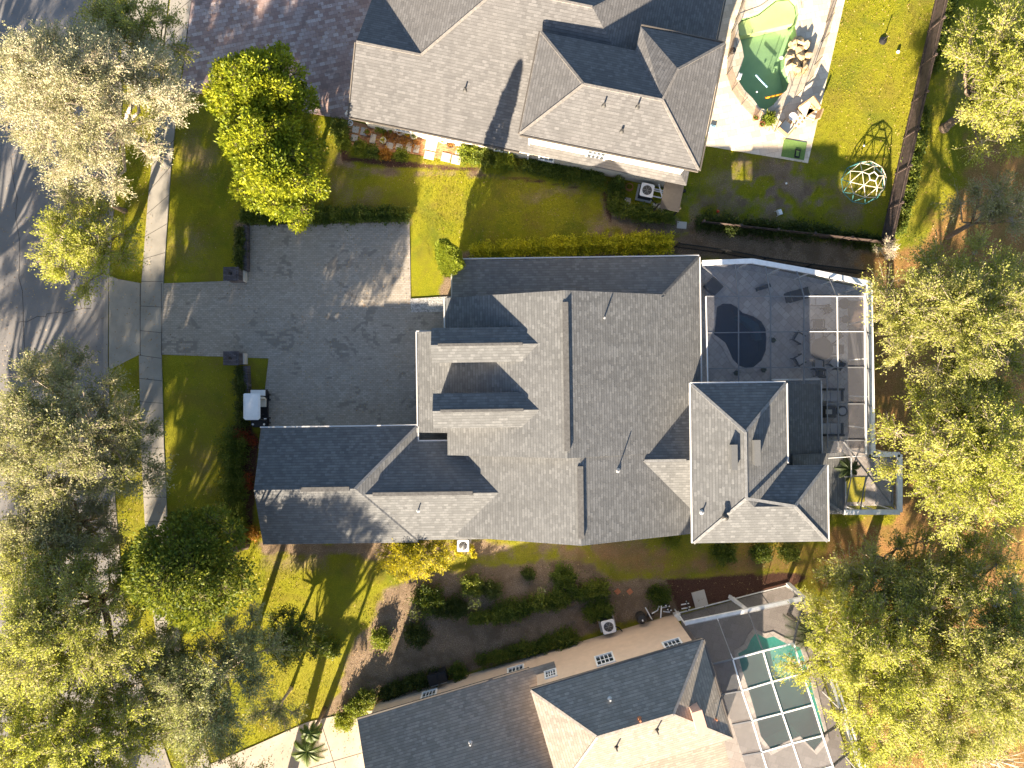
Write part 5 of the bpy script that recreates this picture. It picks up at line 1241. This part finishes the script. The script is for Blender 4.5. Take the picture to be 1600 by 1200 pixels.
# ---------------------------------------------------------------- taupe house pool deck
PF = [(1163,-30),(1158,6),(1142,52),(1136,92),(1135,118),(1143,142),(1158,164),(1177,184),(1184,188)]
PF2 = [(1206,186),(1222,172),(1240,154),(1258,132),(1272,102),(1283,66),(1290,36),(1298,0),(1304,-30)]
M['mesh_fence'] = screenmat('brown mesh', (.16,.11,.08), .45)
def mesh_fence(lab, pts, h_):
    P = [W(*p) for p in pts]; t = thing('pool_fence', lab, 'fence', tuple(P[0]))
    for k, p in enumerate(P): b = MB(); b.tube([p, p+Vector((0,0,h_+.05))], .022, 6); obj('post', b, M['dark_metal'], t)
    for a, c in zip(P, P[1:]):
        b = MB(); n = 4
        b.face([a+Vector((0,0,.07)), c+Vector((0,0,.07)), c+Vector((0,0,h_)), a+Vector((0,0,h_))]); obj('mesh_panel', b, M['mesh_fence'], t)
mesh_fence('brown mesh safety fence curving along the house side of the green pool', PF, 1.25)
mesh_fence('brown mesh safety fence curving along the lawn side of the green pool', PF2, 1.25)
def rock(lab, x, y, r_, h_, seed, z=.05, group='rocks of the pool waterfall'):
    q = np.random.default_rng(seed); p = W(x, y); bm = bmesh.new(); bmesh.ops.create_icosphere(bm, subdivisions=2, radius=1)
    s_ = q.uniform(.75, 1.25, 3)
    for v in bm.verts:
        k = 1+.22*math.sin(v.co.x*3+seed)+.18*math.sin(v.co.y*4+seed*2)+q.normal(0,.04); v.co = Vector((v.co.x*r_*s_[0]*k, v.co.y*r_*s_[1]*k, max(-.1, v.co.z*h_*k)+.05))
    me = bpy.data.meshes.new('rock'); bm.to_mesh(me); bm.free(); me.materials.append(M['rock']); o = bpy.data.objects.new('rock', me); COL.objects.link(o); o.location = (p.x,p.y,z)
    return tag(o, lab, 'rock', group)
names = ['top','upper right','right middle','lower right','bottom','lower left','left middle','upper left']
for k in range(8):
    a = R(90-45*k); rock(f'cream boulder at the {names[k]} of the rock ring beside the green pool', 1246+math.cos(a)*13, 90-math.sin(a)*24, .30, .45, 5+k)
for k, (dx, dy, w_) in enumerate(((-2,-8,'upper'),(3,2,'central'),(-3,12,'lower'))): rock(f'flat {w_} slab rock in the middle of the rock ring', 1244+dx, 90+dy, .45, .30, 31+k)
b = MB(); p = W(1212,150); b.tube([W(1196,153)+Vector((0,0,.02)), W(1222,147)+Vector((0,0,.03))], .06, 8)
tag(obj('pool_noodle', b, M['orange'], None, tuple(p)), 'orange red foam noodle floating at the bottom of the green pool', 'pool noodle', 'foam noodles in the green pool')
b = MB(); b.tube([W(1181,117), W(1190,127), W(1199,136)], .055, 8)
tag(obj('pool_noodle', b, M['blue_pale'], None, tuple(W(1190,127))), 'pale blue foam noodle floating in the middle of the green pool', 'pool noodle', 'foam noodles in the green pool')
small_ball('yellow ball floating by the rocks in the green pool', 1221, 90, .13, 'cream_pipe', -.12)
small_ball('tiny white ball floating in the dark end of the green pool', 1183, 143, .06, 'white', -.1)
p = W(1154,121); b = MB(); b.box((p.x,p.y,.16), (.24,.36,.2), R(-20)); b.box((p.x,p.y,.28), (.14,.2,.05), R(-20)); tag(obj('toy_box', b, M['white'], None, (p.x,p.y,0)), 'small white toy at the left rim of the green pool', 'toy')
p = W(1143,82); b = MB(); b.lathe((p.x,p.y,.05), [(.16,0),(.2,.3),(.16,.34)], 12); tag(obj('planter', b, M['black'], None, (p.x,p.y,0)), 'black pot between the house and the green pool', 'pot')
p = W(1112,203); b = MB(); b.box((p.x,p.y,.12), (.35,.5,.14), R(-12)); b.box((p.x,p.y,.2), (.22,.3,.04), R(-12)); tag(obj('foam_float', b, M['blue_pale'], None, (p.x,p.y,0)), 'pale blue float lying beside the taupe house wall', 'float')
for (x, y, lab) in ((1178,187,'left terracotta pot at the bottom tip of the green pool'),(1188,197,'right terracotta pot at the bottom tip of the green pool')):
    p = W(x, y); t = thing('flower_pot', lab, 'pot', (p.x,p.y,.05), 0, 'terracotta pots at the pool tip', world=False)
    b = MB(); b.lathe((0,0,0), [(.12,0),(.18,.3),(.20,.34),(.15,.34),(.14,.26)], 14); obj('pot', b, M['terracotta'], t)
    C = rng.normal(0,1,(60,3))*np.array([.06,.06,.05])+np.array([0,0,.36]); V_, F_ = leafquads(C, unit(rng.normal(0,1,(60,3))), .1,.05); npmesh('leaves', V_, F_, M['leaf_shrub'], t, tint=rng.uniform(0,1,60))
blob_plant('spiky_plant', 'spiky yellow green potted plant beside the terracotta pots', 'plant', [(1200,189,.34,.5)], 'leaf_bright', 700, leaf=(.3,.05))
WC = 'tan wicker chairs on the sunny deck'
armchair('tan wicker armchair at the lower left of the sunny deck set', L(1223,205,.05), R(50), 'wicker', 'cushion', WC, .85, 'wicker_armchair')
armchair('tan wicker armchair at the upper right of the sunny deck set', L(1257,174,.05), R(215), 'wicker', 'cushion', WC, .85, 'wicker_armchair')
armchair('wide brown wicker chair between the round white and square deck tables', L(1264,183,.05), R(160), 'wicker', 'cushion', WC, .7, 'wicker_armchair')
rtable('round white side table in the sunny deck set', L(1234,187,.05), .27, .5, 'white', 4, leg='white')
t = thing('deck_table', 'square wicker table with a checked top in the sunny deck set', 'table', tuple(L(1244,194,.05)), R(35), None, world=False)
b = MB(); b.box((0,0,.42), (.62,.62,.04)); obj('table_top', b, M['cushion'], t)
for x in (-1,1):
    for y in (-1,1): b = MB(); b.box((x*.14,y*.14,.445), (.14,.14,.012)); obj('tray', b, M['wicker'], t); b = MB(); b.bar((x*.27,y*.27,.4),(x*.27,y*.27,0),.05); obj('leg', b, M['wicker'], t)
t = thing('turf_mat', 'green turf mat with a black pad on the corner of the sunny deck', 'mat', tuple(L(1240,234,.05)), R(-10), None, world=False)
b = MB(); b.box((0,0,.02), (1.5,1.15,.04)); obj('mat', b, M['turf_mat'], t)
b = MB(); b.box((.25,-.25,.07), (.34,.55,.06)); obj('pad', b, M['black'], t)
b = MB(); b.box((.25,-.25,.105), (.2,.35,.01)); obj('pad_inlay', b, M['turf_mat'], t)

# ---------------------------------------------------------------- taupe house side patio
sheet('brick_patio', [(541,190),(553,190),(640,211),(722,229),(716,246),(700,250),(640,240),(585,236),(538,226)], .04, M['brick_patio'])
SP = 'pale stepping slabs beside the taupe house'
for (x, y, w_, d_, lab) in ((556,203,.42,.42,'first pale slab at the left end of the brick patio, upper one'),(554,216,.42,.42,'first pale slab at the left end of the brick patio, lower one'),(569,206,.42,.5,'narrow pale slab right of the first pair of slabs'),(583,217,.36,.6,'tall pale slab beside the blue grey patio bundle'),
    (634,243,.0,.0,''),(609,228,.45,.4,'left square slab under the patio planting'),(624,230,.45,.4,'middle square slab under the patio planting'),(639,230,.36,.6,'right tall slab under the patio planting'),(651,233,.36,.5,'last slab at the right end of the patio planting'),(671,243,.66,.5,'large white slab below the cream gate'),(697,246,.6,.55,'left white slab near the bush wall'),(713,250,.6,.55,'right white slab near the bush wall'),(717,237,.4,.4,'small pale slab between the bush and the round planter')):
    if lab: slab_thing('stepping_slab', lab, 'slab', x, y, w_, d_, .07, -12, 'slabstone', SP)
p = W(675,222); b = MB(); b.box((p.x,p.y,.05), (.75,1.1,.10), R(-12)); b.box((p.x,p.y,.105), (.65,1.0,.01), R(-12)); tag(obj('door_mat_slab', b, M['cushion'], None, (p.x,p.y,0)), 'broad cream landing slab at the taupe house side door', 'slab')
for k, (x, y, mat, r_, lab) in enumerate(((576,209,'terracotta',.2,'round terracotta pot at the left of the patio'),(597,206,'leaf_shrub',.0,''),(600,222,'grey_metal',.2,'grey blue pot beside the tall pale slab'),(612,207,'terracotta',.18,'first pot along the taupe house wall'),(626,209,'cushion',.2,'second pot, cream, along the taupe house wall'),(638,212,'orange',.16,'third pot, orange, along the taupe house wall'),(648,215,'cushion',.22,'fourth pot, wide and cream, along the taupe house wall'),(705,228,'bark',.27,'round brown planter near the bush wall'),(693,222,'cushion',.2,'cream pot left of the round brown planter'),(712,224,'wicker',.18,'tan pot above the small pale slab'))):
    if not lab: continue
    p = W(x, y); t = thing('patio_pot', lab, 'pot', (p.x,p.y,.04), 0, 'pots on the brick patio', world=False)
    b = MB(); b.lathe((0,0,0), [(r_*.7,0),(r_,.3),(r_*1.08,.33),(r_*.85,.33),(r_*.8,.26)], 14); obj('pot', b, M[mat], t)
    C = rng.normal(0,1,(80,3))*np.array([r_*.4,r_*.4,.07])+np.array([0,0,.36]); V_, F_ = leafquads(C, unit(rng.normal(0,1,(80,3))), .12,.05); npmesh('leaves', V_, F_, M[('leaf_bright','leaf_orange','leaf_yellow')[k%3]], t, tint=rng.uniform(0,1,80))
blob_plant('flower_bed', 'orange and yellow flowering patch in front of the taupe house wall', 'flower bed', [(603,215,.3,.3),(618,218,.32,.3),(633,222,.32,.3),(648,226,.3,.3)], 'leaf_orange', 260, leaf=(.09,.05))
blob_plant('shrub', 'green shrub with a blue tint by the patio bundle and the house wall', 'shrub', [(594,202,.28,.6),(599,206,.22,.5)], 'leaf_bright', 500)
t = thing('hose_reel', 'round white hose reel at the lower left corner of the taupe house', 'hose reel', tuple(W(549,195)), 0, None, world=False)
b = MB(); b.tube([(.16*math.cos(k*.45),.16*math.sin(k*.45),.3) for k in range(15)], .025, 5); b.bar((-.16,0,.3),(.16,0,.3),.03); b.bar((0,0,.3),(0,0,0),.05); obj('reel', b, M['white'], t)
# ---------------------------------------------------------------- grass blades on the lawns
n = 420000; X = rng.uniform(-26, 34, n); Y = rng.uniform(-25, 25.3, n)
ix = ((X+44)/cs).astype(int); iy = ((Y+34)/cs).astype(int); m_ = np.maximum(np.maximum(dirt, litter), mulch)[iy, ix]
fx_, fy_ = X*PX+800, 600-Y*PX; ok = m_ < .45
for pl in (DECK_TOP, LANAI, DECK_LOW, [(242,428),(390,428),(388,352),(640,347),(720,484),(720,780),(404,700),(420,560),(242,568)], sw+swr[::-1], [(283,-60),(283,141),(545,188),(625,200),(700,-60)], [(171,430),(222,440),(222,556),(171,580)], [(300,1206),(395,1166),(480,1128),(560,1110),(640,1100),(640,1300),(330,1300)], [(150,-60)]+[(x+9,y) for x, y in road_e]+[(0,1400),(-300,500)]):
    ok &= ~inpoly(fx_, fy_, pl)
X, Y = X[ok], Y[ok]; n = len(X); C = np.stack([X, Y, np.full(n, -.01)], -1)
a = unit(np.stack([rng.normal(0,.5,n), rng.normal(0,.5,n), np.ones(n)], -1)); s_ = unit(np.cross(a, rng.normal(0,1,(n,3)))); hh = rng.uniform(.04,.10,n)[:,None]
V = np.stack([C-s_*.018, C+a*hh, C+s_*.018], 1).reshape(-1, 3)
M['blade'] = leafmat('grass blade', [(.12,.145,.010),(.29,.29,.014),(.54,.48,.035)], .35)
lw = vnoise(X, Y, .5, 21)
o = npmesh('grass', V, np.arange(3*n).reshape(n, 3), M['blade'], tint=np.clip(.2+lw*.6+rng.normal(0,.2,n), 0, 1), k=3)
tag(o, 'short yellow green lawn grass around the three houses', 'grass', kind='stuff')

# fallen leaves and twigs scattered over lawns, court, path and road
n = 26000; X = rng.uniform(-34, 34, n); Y = rng.uniform(-26, 26, n); fx_, fy_ = X*PX+800, 600-Y*PX
w_ = vnoise(X, Y, .35, 77); k_ = (w_ > .42) | (fx_ > 1340) | (fx_ < 240)
ok = k_ & ~inpoly(fx_, fy_, DECK_TOP) & ~inpoly(fx_, fy_, DECK_LOW) & ~inpoly(fx_, fy_, POOL_MAIN)
ok &= ~((fx_ > 430) & (fx_ < 1290) & (fy_ > 400) & (fy_ < 830)) | ((fx_ < 640) & (fy_ < 650))
X, Y = X[ok], Y[ok]; n = len(X); C = np.stack([X, Y, rng.uniform(.078, .10, n)], -1)
V, F_ = leafquads(C, unit(np.stack([rng.normal(0,1,n), rng.normal(0,1,n), np.zeros(n)], -1)), .085, .05, .1, 2.5)
M['leaf_dead'] = leafmat('fallen leaf', [(.14,.07,.03),(.30,.18,.08),(.48,.36,.18)], .1)
o = npmesh('fallen_leaves', V, F_, M['leaf_dead'], tint=rng.uniform(0, 1, n)); tag(o, 'brown fallen leaves scattered over lawns, paths and the road', 'fallen leaves', kind='stuff')

# road wear: sealed cracks, a patch and a cover; thin real sheets on the asphalt
q = np.random.default_rng(5); b = MB()
for (x, y, dx, dy) in ((20,250,30,420),(100,180,20,300),(140,480,-110,25),(60,760,90,-30),(150,900,-90,120)):
    pts = []
    for k in range(15):
        u = k/14; pts.append(W(x+dx*u+q.normal(0,3), y+dy*u+q.normal(0,3)))
    for a, c in zip(pts, pts[1:]): b.bar((a.x,a.y,.032), (c.x,c.y,.032), .035, .006)
tag(obj('road_cracks', b, M['joint']), kind='structure')
